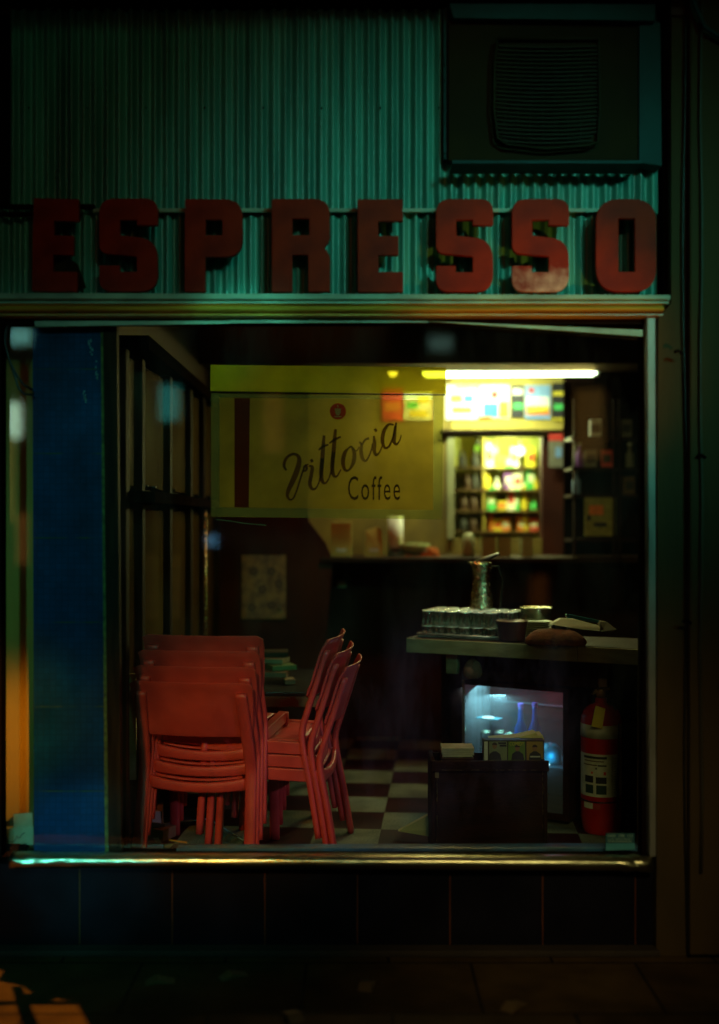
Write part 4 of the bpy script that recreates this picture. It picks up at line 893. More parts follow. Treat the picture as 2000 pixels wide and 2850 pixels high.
# floor papers, orange lit, far left bottom
FP = [((-.96, .62, .0), .16, .12, .02, 20, paper_m, "cream newspaper on the floor beside the dark jamb"), ((-.93, .80, .0), .14, .10, .05, -25, mat("tan carton", (.40, .24, .09), .7), "tan carton lying behind the floor newspaper"), ((-.99, .95, 0), .12, .18, .10, 8, paper_m, "upright bundle of papers against the left cabinet wall"),
      ((-.90, .46, 0), .10, .07, .012, 35, paper_m, "folded paper on the floor nearest the sill"), ((-.82, .55, 0), .07, .05, .01, -50, mat("tan carton", (.40, .24, .09), .7), "small tan card on the floor by the chair leg")]
for k, (p, w_, d_, h_, rot, c, lb) in enumerate(FP):
    t = thing(("newspaper", "carton", "paper_bundle", "folded_paper", "card")[k], lb, ("newspaper", "carton", "papers", "paper", "card")[k], p, R(rot))
    bm = carton_bm(w_, d_, h_)
    if k == 0: bmesh.ops.subdivide_edges(bm, edges=bm.edges, cuts=3, use_grid_fill=True); [setattr(v.co, 'z', v.co.z + rr.uniform(0, .012)) for v in bm.verts if v.co.z > .01]
    obj("body", bm, c, t)
    bm = B(); box(bm, -w_ * .3, w_ * .3, -d_ * .3, d_ * .3, h_ + .001 + (.013 if k == 0 else 0), h_ + .004 + (.013 if k == 0 else 0)); obj("top_sheet", bm, bench_m, t)
bm = B(); box(bm, 0, .05, 0, .02, .9, 1.35); bmesh.ops.translate(bm, vec=(-1.0, .42, -.55), verts=bm.verts)
single("paper_roll", bm, paper_m, "narrow pale strip of rolled papers beside the jamb at table height", "paper", (-.98, .42, .35))
# sill clutter left: crumpled card + torch on the inner ledge
cc = thing("crumpled_wrapper", "crumpled olive wrapper lying in the window's lower left corner", "wrapper", tuple(at(420, 2386, .12)))
bm = B(); bmesh.ops.create_icosphere(bm, subdivisions=3, radius=1, matrix=Matrix.Translation(at(405, 2380, .16)) @ Matrix.Diagonal((.105, .04, .022, 1)))
for v in bm.verts: v.co += Vector((rr.uniform(-1, 1), rr.uniform(-1, 1), rr.uniform(-1, 1))) * .007
obj("body", bm, mat("olive wrapper", (.13, .13, .05), .4, 0, (.06, .07, .03), 20), cc, False, True)
bm = B(); tube(bm, [at(470, 2338, .2), at(520, 2345, .2)], .003, 6); obj("gold_edge", bm, gold_m, cc, True, True)
bm = B(); tube(bm, [(-.95, .9, .03), (-.72, 1.0, .03), (-.45, .55, .02), (-.42, .5, .02)], .003, 6)
single("floor_cable", bm, mat("pale blue cable", (.35, .55, .6), .3), "thin pale cable running over the floor behind the chair legs", "cable", (-.7, .9, .03))

# ------------------------------------------------------------------ bench at the right
ang = math.atan2(.69 - 1.2, 1.28 - .231)
be = thing("bench_counter", "pale laminate bench standing along the right of the window", "bench", (.231, 1.20, 0), ang)
LEN = 1.35
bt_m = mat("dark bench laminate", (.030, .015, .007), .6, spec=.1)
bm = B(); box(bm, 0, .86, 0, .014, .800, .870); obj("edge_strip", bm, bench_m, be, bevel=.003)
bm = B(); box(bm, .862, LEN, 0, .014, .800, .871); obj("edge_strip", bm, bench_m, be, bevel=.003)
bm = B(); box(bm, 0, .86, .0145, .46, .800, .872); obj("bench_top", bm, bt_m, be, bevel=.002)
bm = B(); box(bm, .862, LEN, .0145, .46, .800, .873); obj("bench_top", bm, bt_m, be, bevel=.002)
bm = B(); box(bm, .19, .25, .05, .09, .70, .799); obj("bracket", bm, bench_m, be, bevel=.004)
bm = B(); box(bm, .31, .98, .16, .44, .66, .799); obj("under_rail", bm, wood_m, be)
bm = B(); box(bm, .12, .18, .30, .40, 0, .799); obj("leg", bm, wood_m, be)
bm = B(); box(bm, .0, 1.4, .47, .5, .0, .86); obj("back_panel", bm, wood_m, be)
def bl(u, v, z): return MTX[be.name] @ Vector((u, v, z))
tg = thing("cloth_bag", "brown cloth bag hanging under the bench's left end", "bag", tuple(bl(.31, .06, .66)))
bm = B(); c_ = bl(.33, .05, .735); bmesh.ops.create_icosphere(bm, subdivisions=3, radius=1, matrix=Matrix.Translation(c_) @ Matrix.Diagonal((.045, .035, .055, 1)))
for v in bm.verts: v.co.x += (c_.z - v.co.z) * .25 * (1 if v.co.x > c_.x else -1); v.co += Vector((0, 0, rr.uniform(-.002, .002)))
obj("body", bm, mat("brown sacking", (.20, .085, .04), .8, bump=.3), tg, True, True)
bm = B(); tube(bm, [c_ + Vector((-.02, 0, .04)), c_ + Vector((0, 0, .063)), c_ + Vector((.02, 0, .04))], .003, 6); obj("strap", bm, dark_m, tg, True, True)
TZ = .8735
# tray and glasses
ty = thing("steel_tray", "oblong steel tray under the upturned tumblers", "tray", tuple(bl(.27, .20, TZ)), ang)
bm = B(); box(bm, -.235, .235, -.14, .14, .001, .006); obj("base", bm, frame_m, ty, bevel=.002)
bm = B(); rim = [(-.235, -.14, .014), (.235, -.14, .014), (.235, .14, .014), (-.235, .14, .014), (-.235, -.14, .014)]; tube(bm, rim, .006, 8); obj("rim", bm, frame_m, ty, True)
def glass_bm():
    b_ = B(); lathe(b_, [(.0315, 0), (.0325, .004), (.0305, .052), (.029, .108), (.0285, .118), (.024, .124), (.0, .125)], seg=18)
    return b_
def rim_bm(): b_ = B(); lathe(b_, [(.0325, .0), (.0335, .003), (.0325, .006), (.0315, .003)], seg=18); lathe(b_, [(.029, .118), (.0295, .121), (.027, .1245), (.0265, .1225)], seg=18); lathe(b_, [(.0310, .044), (.0318, .0455), (.0308, .047)], seg=18); return b_
ring_m = mat("white glass glint ring", (.85, .95, .88), .2, .2, (.45, .5, .46), 60)  # rings coloured near white so the glass rims seem to glint
gproto = None; GG = "upturned tumblers on the steel tray"
rown = ["front", "second", "third", "rear"]; coln = ["first", "second", "third", "fourth", "fifth", "sixth", "seventh"]
for r_ in range(4):
    for c in range(7):
        if r_ == 0 and c == 6: continue
        lb = "clear upturned tumbler in the %s row of the tray, %s from the left" % (rown[r_], coln[c])
        loc = MTX[ty.name] @ Vector((-.198 + c * .0665 + .004 * rr.uniform(-1, 1), -.100 + r_ * .0665, .0075))
        if gproto is None:
            gproto = thing("tumbler", lb, "glass", tuple(loc), 0, GG); obj("body", glass_bm(), tumbler_m, gproto, True); obj("glint_ring", rim_bm(), ring_m, gproto, True); t = gproto
        else: t = copy_thing(gproto, lb)
        t.location = loc; t.rotation_euler = (0, 0, rr.uniform(0, 6))
# a few more stacked behind
# jug
jg = thing("coffee_jug", "dented chrome jug with an open black lid behind the tumblers", "jug", tuple(bl(.42, .40, TZ)))
jb = bl(.42, .40, TZ); J = Vector((at(1340, 0, jb.y).x, jb.y, TZ)); jg.location = J; MTX[jg.name] = Matrix.Translation(J)
hh = Z(1565, jb.y) - TZ
bm = B(); pr = []
for k in range(25):
    t_ = k / 24; r_ = .078 - .046 * t_ + .020 * max(0, t_ - .75) / .25 + (.0018 if k % 2 else 0); pr.append((r_, hh * t_))
pr += [(pr[-1][0] - .004, hh), (.03, hh * .8)]
lathe(bm, pr, seg=28); obj("body", bm, chrome_m, jg, True)
bm = B(); lathe(bm, [(.0, .0), (.046, .002), (.050, .008), (.044, .016), (.0, .020)], seg=24)
for v in bm.verts: v.co.x *= 1.5
bmesh.ops.transform(bm, matrix=Matrix.Translation((.028, 0, hh + .012)) @ Matrix.Rotation(R(-20), 4, 'Y'), verts=bm.verts); obj("lid", bm, black_m, jg, True)
bm = B(); tube(bm, [(.040, -.0, hh * .92), (.085, 0, hh * .95), (.11, 0, hh * .75), (.095, 0, hh * .35), (.058, 0, hh * .15)], .007, 10); obj("handle", bm, black_m, jg, True)
bm = B(); quadbox(bm, [(-.035, -.012, hh - .03), (-.075, -.0, hh + .005), (-.035, .0, hh + .004)], .018); obj("spout", bm, chrome_m, jg, True)
# plates in a glass dish
ps = thing("plate_stack", "stack of cream saucers on the bench behind the dark basket", "plates", tuple(bl(.73, .30, TZ)))
P0 = Vector((at(1492, 0, bl(.73, .30, 0).y).x, bl(.73, .30, 0).y, TZ)); ps.location = P0; MTX[ps.name] = Matrix.Translation(P0)
for k in range(8):
    bm = B(); z = .003 + k * .0105; lathe(bm, [(.045, z), (.075, z + .006), (.083, z + .0095), (.075, z + .0085), (.04, z + .004), (.0, z + .004)], seg=28); obj("saucer", bm, mat("cream china", (.50, .44, .20), .35), ps, True)
gj = thing("glass_bowl", "clear glass bowl standing on the saucers, its rim catching white light", "bowl", (P0.x, P0.y, TZ + .093))
bm = B(); lathe(bm, [(.05, 0), (.072, .006), (.078, .058), (.076, .058), (.069, .010), (.0, .006)], seg=28); obj("body", bm, tumbler_m, gj, True)
bm = B(); lathe(bm, [(.0785, .057), (.0805, .059), (.078, .062), (.0760, .0595)], seg=32); obj("rim", bm, chrome_m, gj, True)
# basket
bk = thing("wire_basket", "small dark ribbed basket in front of the saucers", "basket", tuple(bl(.56, .12, TZ)))
K0 = bl(.56, .10, TZ); K0 = Vector((at(1424, 0, K0.y).x, K0.y, TZ)); bk.location = K0; MTX[bk.name] = Matrix.Translation(K0)
bm = B(); pr = []
for k in range(17): pr.append((.058 + .016 * k / 16 + (.0025 if k % 2 else 0), .002 + .092 * k / 16))
pr += [(.068, .094), (.056, .012), (.0, .010)]; lathe(bm, pr, seg=30); obj("body", bm, mat("dark red basketware", (.045, .012, .008), .35), bk, True)
bm = B(); lathe(bm, [(.074, .090), (.078, .094), (.074, .099), (.069, .094)], seg=30); obj("rim", bm, mat("dark red basketware", (.045, .012, .008), .35), bk, True)
# ladle bowl highlight: round spoon
sp_ = thing("serving_spoon", "dark round serving spoon leaning over the saucers", "spoon", (P0.x + .10, P0.y - .05, TZ + .05))
bm = B(); bmesh.ops.create_uvsphere(bm, u_segments=16, v_segments=10, radius=1, matrix=Matrix.Translation(Vector((P0.x + .10, P0.y - .07, TZ + .058))) @ Matrix.Diagonal((.036, .03, .028, 1))); obj("bowl", bm, mat("dark steel", (.15, .13, .08), .2, 1), sp_, True, True)
bm = B(); tube(bm, [(P0.x + .12, P0.y - .07, TZ + .045), (P0.x + .20, P0.y - .06, TZ + .012)], .005, 8); obj("handle", bm, mat("dark steel", (.15, .13, .08), .2, 1), sp_, True, True)
# bread shaped cushion/cloth
lf = bl(.84, .07, TZ); L0 = Vector((at(1545, 0, lf.y).x, lf.y, TZ))
bm = B(); bmesh.ops.create_icosphere(bm, subdivisions=4, radius=1, matrix=Matrix.Translation(L0 + Vector((0, -.01, .022))) @ Matrix.Rotation(ang, 4, 'Z') @ Matrix.Diagonal((.146, .062, .052, 1)))
for v in bm.verts:
    q = v.co - L0
    if v.co.z < TZ + .003: v.co.z = TZ + .001
    v.co.z -= max(0, abs(q.x) - .09) * .15
    v.co += Vector((0, 0, 1)) * .003 * math.sin(q.x * 60) * math.sin(q.y * 50)
single("folded_napkin_heap", bm, mat("rust brown cloth", (.26, .085, .03), .8, 0, (.14, .045, .018), 30, bump=.5, bscale=90), "rounded rust brown cloth bundle on the bench's front edge", "cloth", tuple(L0), smooth=True)
# open magazines with a blue spine, small cup, papers
mg = thing("open_magazine", "open pale magazine with a shining cyan edge on the bench", "magazine", tuple(bl(.98, .16, TZ)))
m0 = at(1535, 1735, .95); 
bm = B(); quadbox(bm, [at(1533, 1738, .88), at(1560, 1722, .95), at(1600, 1724, .95), at(1672, 1744, .9), at(1668, 1756, .86), at(1620, 1752, .86)], .05); obj("pages", bm, mat("pale page", (.38, .34, .18), .6), mg, False, True)
bm = B(); quadbox(bm, [at(1574, 1711, .87), at(1578, 1709, .87), at(1667, 1727, .87), at(1664, 1734, .87), at(1577, 1719, .87)], .02); obj("glossy_edge", bm, mat("glossy cyan edge", (.05, .42, .62), .2), mg, False, True)
bm = B(); quadbox(bm, [at(1668, 1728, .90), at(1690, 1732, .90), at(1716, 1752, .86), at(1700, 1760, .86), at(1672, 1758, .86)], .05); obj("cover", bm, mat("dull page", (.20, .17, .10), .6), mg, False, True)
cu_ = thing("shot_glass", "small clear glass standing at the back of the bench beyond the saucers", "glass", tuple(at(1573, 1700, 1.15)))
q = Vector((at(1573, 0, 1.15).x, 1.15, TZ)); cu_.location = q
bm = B(); lathe(bm, [(.018, 0), (.024, .005), (.026, .075), (.0245, .075), (.021, .01), (0, .008)], seg=18); obj("body", bm, tumbler_m, cu_, True)
bm = B(); lathe(bm, [(.026, .074), (.0275, .0765), (.026, .079), (.0245, .0765)], seg=20); obj("rim", bm, chrome_m, cu_, True)

# ------------------------------------------------------------------ lit drinks cabinet under the bench
fa = math.atan2(.98 - 1.25, .968 - .526)
fr_ = thing("drinks_cabinet", "cyan lit glass fronted drinks cabinet under the bench", "cabinet", (.526, 1.25, .0), fa)
FW = math.hypot(.442, .27); z0, z1 = .055, .634
bm = B(); box(bm, -.012, 0, -.004, .34, z0 - .03, z1 + .02); obj("side_panel", bm, frame_m, fr_)
bm = B(); box(bm, FW, FW + .03, -.004, .34, z0 - .03, z1 + .02); obj("side_panel", bm, wood_m, fr_)
bm = B(); box(bm, -.012, FW + .03, .0, .34, z1, z1 + .02); obj("top_panel", bm, wood_m, fr_)
bm = B(); box(bm, 0, FW, .0, .34, z0 - .03, z0); obj("base_panel", bm, wood_m, fr_)
bm = B(); box(bm, .001, FW - .001, .335, .345, z0, z1); obj("back_panel", bm, mat("cabinet liner", (.36, .40, .46), .5, 0, (.40, .12, .14), 3.2, lo=.40, hi=.60, detail=2, spec=.03), fr_)  # maroon blotches in the liner colour stand in for reflections
bm = B(); box(bm, .002, FW - .002, .0, .004, z0 + .001, z1 - .001); obj("glass_front", bm, fridge_glass_m, fr_)
bm = B(); box(bm, .001, FW - .001, .30, .33, .512, .517); obj("upper_shelf", bm, mat("dull shelf edge", (.10, .12, .13), .5, spec=.15), fr_)
bm = B(); box(bm, .002, FW - .002, .04, .33, .255, .262); obj("lower_shelf", bm, mat("dull shelf edge", (.10, .12, .13), .5, spec=.15), fr_)
for u, v, z, r_ in ((.105, .05, .4705, .032), (.405, .06, .268, .022)):
    bm = B(); lathe(bm, [(r_, 0), (r_ * .9, .004), (0, .005)], (u, v, z), 24); o = obj("puck_light", bm, emit("puck light", (.62, .95, 1.0), 2.6), fr_, True)
    o["label"] = "small round lit disc"
bm = B(); box(bm, .05, .165, .02, .09, .464, .469); obj("light_bracket", bm, mat("clear bracket", (.1, .3, .32), .3), fr_)
FM = MTX[fr_.name]
area("cabinet_light", tuple(FM @ Vector((.10, .12, z1 - .02))), tuple(FM @ Vector((.16, .25, 0))), (.34, .80, 1.0), 4.2, .32, .2)
point("cabinet_puck_light", tuple(FM @ Vector((.43, .07, .31))), (.1, .6, 1.0), .12, .02)
point("cabinet_red_fill", tuple(FM @ Vector((.36, .24, .56))), (1.0, .12, .22), .5, .02)  # added magenta light giving the cabinet its maroon tint
bluem = mat("dark blue bottle", (.02, .05, .32), .15, 0, (.01, .03, .16), 8)
for k, (u, h) in enumerate(((.245, .26), (.32, .27))):
    t = thing("blue_bottle", ("left tall blue bottle in the lit cabinet", "right tall blue bottle in the lit cabinet")[k], "bottle", tuple(FM @ Vector((u, .13, .262))), 0, "blue bottles in the lit cabinet")
    obj("body", bottle_bm(h, .032), bluem, t, True)
    b_ = B(); lathe(b_, [(.014, h), (.014, h + .02), (0, h + .02)], seg=12); obj("cap", b_, cP, t)
for k, (u, v) in enumerate(((.06, .12), (.12, .16), (.18, .13))):
    t = thing("clear_glass", "clear glass in the lit cabinet, %s from the left" % coln[k], "glass", tuple(FM @ Vector((u, v, .2625))), 0, "clear glasses in the lit cabinet")
    obj("body", glass_bm(), tumbler_m, t, True)
    b_ = rim_bm(); obj("glint_ring", b_, chrome_m, t, True)
b_ = B(); bx0 = FM @ Vector((.42, .14, .055)); lathe(b_, [(.05, 0), (.055, .02), (.055, .09), (.03, .13), (.0, .135)], seg=20)
o = obj("cyan_tub", b_, mat("cyan tub", (.03, .45, .62), .3), None, True); o.location = FM @ Vector((.40, .13, .2625)); o.scale = (1, 1, .75); tag(o, "bright cyan tub at the right of the lit cabinet's lower shelf", "tub")

# ------------------------------------------------------------------ magazine box
bxY = .50; d_ = bxY + D
mb = thing("magazine_box", "dark wooden open box with worn pale edges standing by the window", "box", tuple(Vector((at(1365, 0, bxY).x, bxY, 0))))
x0_, x1_ = at(1213, 0, bxY).x, at(1512, 0, bxY).x; zt = Z(2142, bxY)
bm = B(); box(bm, x0_, x1_, bxY, bxY + .014, 0, zt); obj("front_panel", bm, wood_m, mb, False, True, bevel=.002)
bm = B(); box(bm, x0_ - .02, x0_ - .001, bxY + .0, bxY + .26, 0, zt + .03); obj("side_panel", bm, wood_m, mb, False, True, bevel=.003)
bm = B(); box(bm, x1_ + .001, x1_ + .018, bxY + .0, bxY + .26, 0, zt + .03); obj("side_panel", bm, wood_m, mb, False, True, bevel=.003)
bm = B(); box(bm, x0_, x1_, bxY + .25, bxY + .264, 0, zt + .02); obj("back_panel", bm, wood_m, mb, False, True)
bm = B(); box(bm, x0_ + .001, x1_ - .001, bxY + .016, bxY + .249, .16, .175); obj("bottom_panel", bm, wood_m, mb, False, True)
bm = B(); box(bm, x0_ - .022, x1_ + .022, bxY - .016, bxY - .001, zt - .006, Z(2116, bxY)); obj("top_rail", bm, wood_m, mb, False, True, bevel=.003)
bm = B(); we = random.Random(9)
for k in range(26):
    z = rr.uniform(.05, zt - .02); h = rr.uniform(.008, .04); w_ = rr.uniform(.001, .003); xx = x0_ + .003 if k % 2 else x1_ - .004
    box(bm, xx, xx + w_, bxY - .0012, bxY - .0002, z, z + h)
for k in range(22):
    xx = rr.uniform(x0_, x1_ - .04); ww = rr.uniform(.006, .035); box(bm, xx, xx + ww, bxY - .0172, bxY - .0162, zt + .001, zt + .001 + rr.uniform(.001, .002))
box(bm, x0_ - .004, x0_ + .012, bxY - .0012, bxY - .0002, zt - .035, zt - .008)
obj("edge_wear", bm, mat("bare worn wood", (.24, .17, .06), .7), mb, False, True)
# leaflet pile left
lp = thing("leaflet_pile", "pile of cream leaflets at the left of the wooden box", "leaflets", tuple(at(1272, 2112, .62)))
for k in range(6):
    a = at(1230 + rr.uniform(-3, 3), 2112 - k * 5, .60); b = at(1318 + rr.uniform(-4, 3), 2108 - k * 5, .60); bm = B(); box(bm, a.x, b.x, .60, .71, a.z, a.z + .0068); obj("leaflet", bm, paper_m, lp, False, True)
bm = B(); pbox(bm, 1228, 1318, 2113, 2140, .56, .16); obj("holder", bm, wood_m, lp, False, True)
bm = B(); pbox(bm, 1240, 1274, 2119, 2134, .557, .002); pbox(bm, 1282, 1308, 2121, 2130, .557, .002); obj("torn_label", bm, mat("dull green label", (.24, .26, .11), .7), lp, False, True)
# flyers with portraits
fy = thing("flyer_stack", "stack of event flyers with three portraits standing in the wooden box", "flyers", tuple(at(1430, 2140, .58)))
FYY = .575
bm = B(); pbox(bm, 1345, 1514, 2060, 2142, FYY, .05); obj("cover_sheet", bm, mat("dark flyer card", (.05, .035, .012), .5), fy, False, True)
bm = B(); quadbox(bm, [at(1362, 2058, .64), at(1440, 2052, .64), at(1490, 2040, .66), at(1496, 2044, .66), at(1470, 2058, .64)], .08); quadbox(bm, [at(1410, 2058, .63), at(1510, 2047, .65), at(1514, 2058, .64)], .10)
obj("loose_pages", bm, mat("yellowish loose paper", (.62, .58, .20), .7), fy, False, True)  # loose pages coloured yellowish
pan = [(1347, 1357, cW, 0), (1361, 1411, mat("flyer pale green", (.34, .40, .20), .5), 1), (1414, 1461, mat("flyer green", (.20, .34, .05), .5), 2), (1465, 1511, mat("flyer ochre", (.45, .30, .05), .5), 3)]
for px0, px1, c, k in pan:
    bm = B(); pbox(bm, px0, px1, 2064, 2116, FYY - .002, .0015); obj("flyer_panel", bm, c, fy, False, True)
    if k:
        cx = (px0 + px1) / 2 - (10 if k == 1 else -2 if k == 2 else 0); bm = B()
        hc = at(cx, 2082 if k != 1 else 2076, FYY - .004); vs = [bm.verts.new(hc + Vector((math.cos(q) * .0105, 0, math.sin(q) * .0135))) for q in [j * math.pi / 8 for j in range(16)]]; bm.faces.new(vs)
        obj("printed_face", bm, mat("printed skin", (.40, .22, .08), .5), fy, False, True)
        bm = B(); quadbox(bm, [at(cx - 17, 2115, FYY - .0038), at(cx - 14, 2098, FYY - .0038), at(cx - 4, 2091, FYY - .0038), at(cx + 5, 2091, FYY - .0038), at(cx + 16, 2099, FYY - .0038), at(cx + 19, 2115, FYY - .0038)], .001); obj("printed_coat", bm, cK, fy, False, True)
        bm = B(); vs = [bm.verts.new(hc + Vector((math.cos(q) * .0115, -.0006, .004 + math.sin(q) * .0115))) for q in [j * math.pi / 8 for j in range(9)]]; bm.faces.new(vs); obj("printed_hair", bm, mat("printed hair", (.05, .025, .01), .5), fy, False, True)
obj("printed_title", text_bm("COMEDY", 1418, 1458, 2065, 2075, FYY - .0045, .0004), cY, fy, False, True)
for k, (a0, a1, b0, b1, c) in enumerate(((1386, 1408, 2066, 2071, cK), (1390, 1409, 2073, 2078, cK), (1362, 1404, 2119, 2123, cW), (1418, 1450, 2117, 2124, cY), (1468, 1506, 2119, 2126, cW), (1475, 1503, 2104, 2108, cW))):
    bm = B(); pbox(bm, a0, a1, b0, b1, FYY - .005, .0004); obj("printed_line", bm, c, fy, False, True)
rx = random.Random(4)
bm = B()
for k in range(16): x = 1350 + k * 10 + rx.uniform(-2, 2); pbox(bm, x, x + rx.uniform(4, 8), 2127 + rx.uniform(-1, 3), 2137, FYY - .003 - .0001 * k, .0005)
obj("printed_crowd", bm, cO, fy, False, True)
# slanted card on the floor left of the box
bm = B(); quadbox(bm, [(at(1108, 0, .75).x, .75, .04), (at(1190, 0, .72).x, .72, .12), (at(1195, 0, .7).x, .7, .06), (at(1195, 0, .7).x, .7, .03)], .03)
single("slanted_card", bm, mat("pale olive card", (.40, .40, .16), .6), "slanted pale card on the floor against the wooden box", "card", tuple(at(1150, 2300, .72)))

# ------------------------------------------------------------------ fire extinguisher
EY = .90; ex = at(1672, 0, EY).x; rE = .0935
fe = thing("fire_extinguisher", "red fire extinguisher with white bands and a yellow tag beside the cabinet", "fire extinguisher", (ex, EY, 0))
ered = mat("extinguisher red", (.50, .012, .010), .28, 0, (.38, .01, .008), 5)
zt_ = Z(2003, EY - rE) ; zb_ = 0.035
bm = B(); lathe(bm, [(rE * .86, 0), (rE * .9, .004), (rE * .92, .02), (rE, zb_ + .03), (rE, zt_ - .02), (rE * .97, zt_ + .005), (rE * .85, zt_ + .03), (rE * .6, zt_ + .05), (.026, zt_ + .062), (.026, zt_ + .085), (0, zt_ + .085)], seg=40); obj("cylinder", bm, ered, fe, True)
def zz(py): return Z(py, EY - rE)
def band(p0, p1, r_, a0=-math.pi, a1=0): b_ = B(); lathe(b_, [(r_, zz(p1)), (r_, zz(p0))], (0, 0, 0), 28, a0, a1); return b_
ew = mat("extinguisher label white", (.62, .64, .42), .5, 0, (.5, .52, .34), 30)
bm = B(); lathe(bm, [(rE + .001, zz(2058)), (rE + .001, zz(2021))], (0, 0, 0), 40); obj("white_band", bm, ew, fe, True)
obj("instruction_label", band(2101, 2220, rE + .001, -math.pi * 1.0, -.02), ew, fe, True)
A0 = -math.pi
def ea(px): return -math.acos(max(-1, min(1, (px - 1672) / 56.0)))
for p0, p1, xa_, xb_, c in ((2107, 2114, 1621, 1676, cK), (2119, 2122, 1622, 1668, brown_m), (2130, 2133, 1621, 1650, brown_m), (2130, 2134, 1652, 1675, cK), (2138, 2143, 1646, 1650, cK), (2162, 2181, 1623, 1641, cK), (2164, 2182, 1647, 1675, cK), (2187, 2211, 1624, 1641, mat("label dark green", (.03, .07, .05), .5)), (2187, 2212, 1648, 1675, mat("label dark green", (.03, .07, .05), .5)), (2149, 2158, 1667, 1674, cR), (2150, 2156, 1636, 1640, cR), (2240, 2255, 1640, 1659, mat("dull red sticker", (.45, .05, .02), .5)), (2238, 2254, 1621, 1640, ew), (2106, 2216, 1690, 1691, brown_m)):
    obj("label_print", band(p0, p1, rE + .002, ea(xa_), ea(xb_)), c, fe, True)
for k in range(14):
    obj("label_print", band(2112 + k * 7.2, 2113.3 + k * 7.2, rE + .002, ea(1695), ea(1707 + (k * 5) % 8)), brown_m, fe, True)
bm = B(); lathe(bm, [(rE + .001, zz(2237)), (rE + .004, zz(2235)), (rE + .001, zz(2233))], (0, 0, 0), 36); obj("strap", bm, black_m, fe, True)
bm = B(); tube(bm, [(.02, 0, zt_ + .07), (.055, -.03, zt_ + .06), (.066, -.062, zt_ - .03), (.068, -.075, zt_ - .15), (.060, -.080, zt_ - .30), (.062, -.078, zt_ - .42)], .0065, 8); obj("hose", bm, black_m, fe, True)
valve = mat("worn brass valve", (.30, .20, .08), .4, .6)
bm = B(); lathe(bm, [(.018, zt_ + .085), (.024, zt_ + .10), (.024, zt_ + .125), (.018, zt_ + .13), (0, zt_ + .13)], seg=16); obj("valve", bm, valve, fe, True)
bm = B(); quadbox(bm, [(-.045, -.012, zt_ + .10), (-.03, -.012, zt_ + .125), (.04, -.012, zt_ + .135), (.04, -.012, zt_ + .125), (-.02, -.012, zt_ + .112)], .024); obj("lever", bm, valve, fe)
bm = B(); box(bm, -.012, .028, -.018, .018, zt_ + .136, zt_ + .175); obj("handle_cap", bm, mat("dusty tan plastic", (.28, .17, .08), .6), fe, bevel=.005)
bm = B(); a = at(1656, 1966, EY - rE - .012); b = at(1644, 2026, EY - rE - .012); c_ = Vector((ex, EY, 0))
pts = [at(1657, 1964, EY - rE - .02), at(1685, 1972, EY - rE - .02), at(1676, 2028, EY - rE - .02), at(1645, 2022, EY - rE - .02)]
quadbox(bm, [p - c_ for p in pts], .003); obj("inspection_tag", bm, mat("yellow tag", (.85, .70, .03), .35), fe, False, bevel=.001)

# sticker on the glass
st = thing("glass_sticker", "small blue glazier's phone number sticker low on the window's right", "sticker", tuple(at(1725, 2366, .03)))
SYY = .036
bm = B(); quadbox(bm, [at(1685, 2319, SYY), at(1766, 2319, SYY), at(1766, 2346, SYY), at(1685, 2347, SYY)], .002); obj("upper_panel", bm, mat("dark teal sticker", (.025, .12, .15), .5), st, False, True)
bm = B(); quadbox(bm, [at(1685, 2347.5, SYY), at(1766, 2346.5, SYY), at(1767, 2364, SYY), at(1686, 2367, SYY)], .002); obj("lower_panel", bm, mat("cyan sticker", (.10, .42, .48), .5), st, False, True)
sl = mat("sticker lettering", (.40, .60, .45), .5)
obj("phone_number", text_bm("0400  788  123", 1690, 1761, 2322, 2330, SYY - .0012, .0006), sl, st, False, True)
obj("lettering", text_bm("GLASS REPLACEMENT", 1690, 1761, 2333, 2338, SYY - .0012, .0006), sl, st, False, True)
bm = B(); pbox(bm, 1691, 1758, 2341, 2343, SYY - .001, .0006); obj("small_print", bm, sl, st, False, True)

# ================================================================== STREET (mostly behind the camera)
ab = tag(thing("blocker", "added unseen hoarding with a ragged lower edge just outside the frame on the left", "blocker", (-2.25, -.9, -.22)), None, None)  # unseen board added, its edge cut to shape the orange light
def slab(pts, x=-2.25, t=.02):
    b_ = B(); f_ = [b_.verts.new((x, y, z)) for y, z in pts]; k_ = [b_.verts.new((x - t, y, z)) for y, z in pts]; n = len(pts)
    b_.faces.new(f_); b_.faces.new(k_[::-1])
    for i in range(n): b_.faces.new((f_[i], k_[i], k_[(i + 1) % n], f_[(i + 1) % n]))
    return b_
obj("board", slab([(0, .30), (-.5, .44), (-.736, .507), (-.79, .538), (-.857, .543), (-.934, .6), (-.994, .626), (-1.105, .712), (-1.235, .749), (-1.635, .858), (-1.9, .93), (-1.9, 1.7), (0, 1.7)]), dark_m, ab, False, True)
obj("shadow_bar", slab([(-.90, .455), (-.981, .548), (-1.096, .710), (-1.119, .714), (-1.007, .550), (-.95, .44)], -2.251, .018), dark_m, ab, False, True)  # added bars that cast dark lines across the orange patch
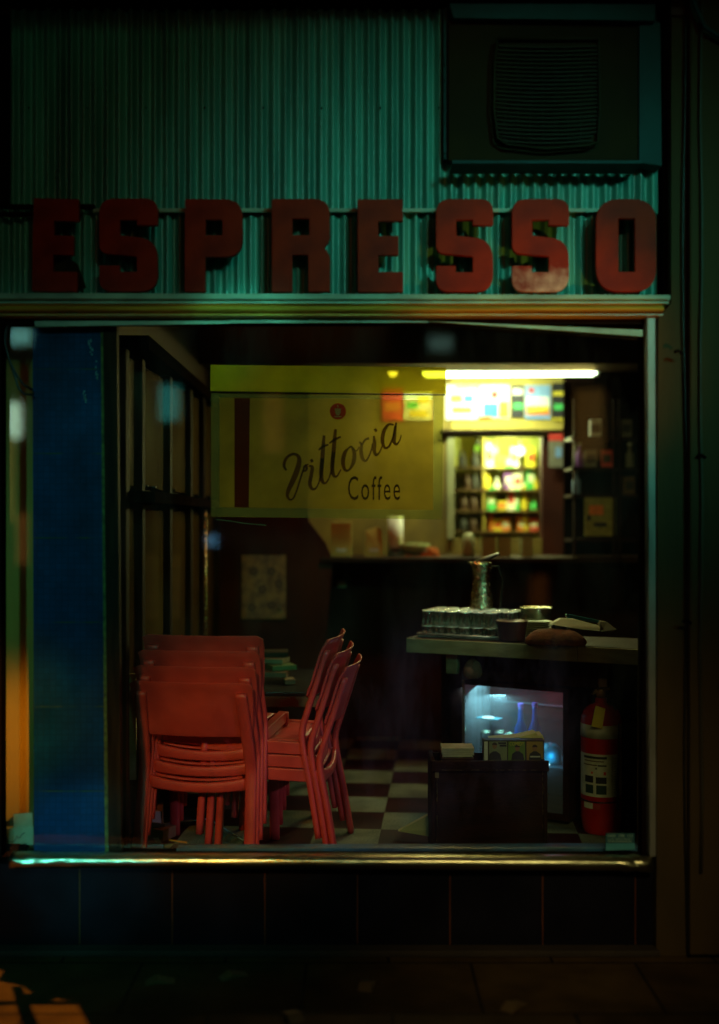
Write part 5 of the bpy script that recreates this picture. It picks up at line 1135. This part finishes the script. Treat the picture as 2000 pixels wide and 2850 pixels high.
obj("shadow_bar", slab([(-.926, .589), (-.934, .600), (-1.209, .681), (-1.5, .72), (-1.5, .69), (-1.195, .660)], -2.272, .012), dark_m, ab, False, True)
obj("shadow_plate", slab([(-.997, .629), (-1.034, .679), (-1.088, .688), (-1.054, .639)], -2.286, .01), dark_m, ab, False, True)
for y in (-.05, -1.85):
    bm = B(); box(bm, -2.30, -2.26, y - .03, y + .03, -.22, 1.7); obj("post", bm, dark_m, ab, False, True)

op = thing("opposite_building", "dim building across the street with a few amber and teal lit windows", "building", (0, -15, -.22))
bm = B(); box(bm, -16, 16, -15.6, -15, -.22, 9); obj("wall", bm, mat("dark brick wall", (.05, .03, .02), .8), op, False, True)
ro = random.Random(8)
def refl(px, py): return (px - 1000) * 19.3 / F, 1.45 - (py - HZ) * 19.3 / F
for k, (px, py, w_, h_, c, e) in enumerate(((28, 1170, .36, .62, (.55, .85, .60), 8), (52, 935, .40, .28, (.25, .75, .65), 4), (20, 1330, .2, 1.5, (.9, .6, .1), 1.0), (60, 1500, .18, .9, (1, .4, .08), .8), (760, 1180, .35, 1.0, (1, .42, .08), .4), (1010, 1190, .35, 1.5, (.8, .6, .08), .5), (1500, 1650, .3, .6, (1, .3, .05), .25),
        (470, 1120, .35, .6, (.1, .8, .7), 1.6), (1225, 955, .4, .25, (.3, .6, .5), 1.2), (590, 1505, .16, .16, (.2, .6, 1), 3), (1640, 1180, .5, 1.2, (1, .5, .1), .5))):
    x, z = refl(px, py); fw = thing_frame = None
    bm = B(); box(bm, x - w_ / 2 - .06, x + w_ / 2 + .06, -14.999, -14.95, z - h_ / 2 - .06, z + h_ / 2 + .06); fr0 = obj("window", bm, black_m, op, False, True)
    bm = B(); box(bm, x - w_ / 2, x + w_ / 2, -14.949, -14.94, z - h_ / 2, z + h_ / 2); obj("pane", bm, emit("lit window %d" % k, c, e), fr0, False, True, root=op)
bm = B(); box(bm, -16, 16, -13.2, -4.9, -.2195, -.2155)
tag(obj("road", bm, mat("night asphalt", (.035, .032, .03), .7, 0, None, 20, bump=.4)), kind="structure")
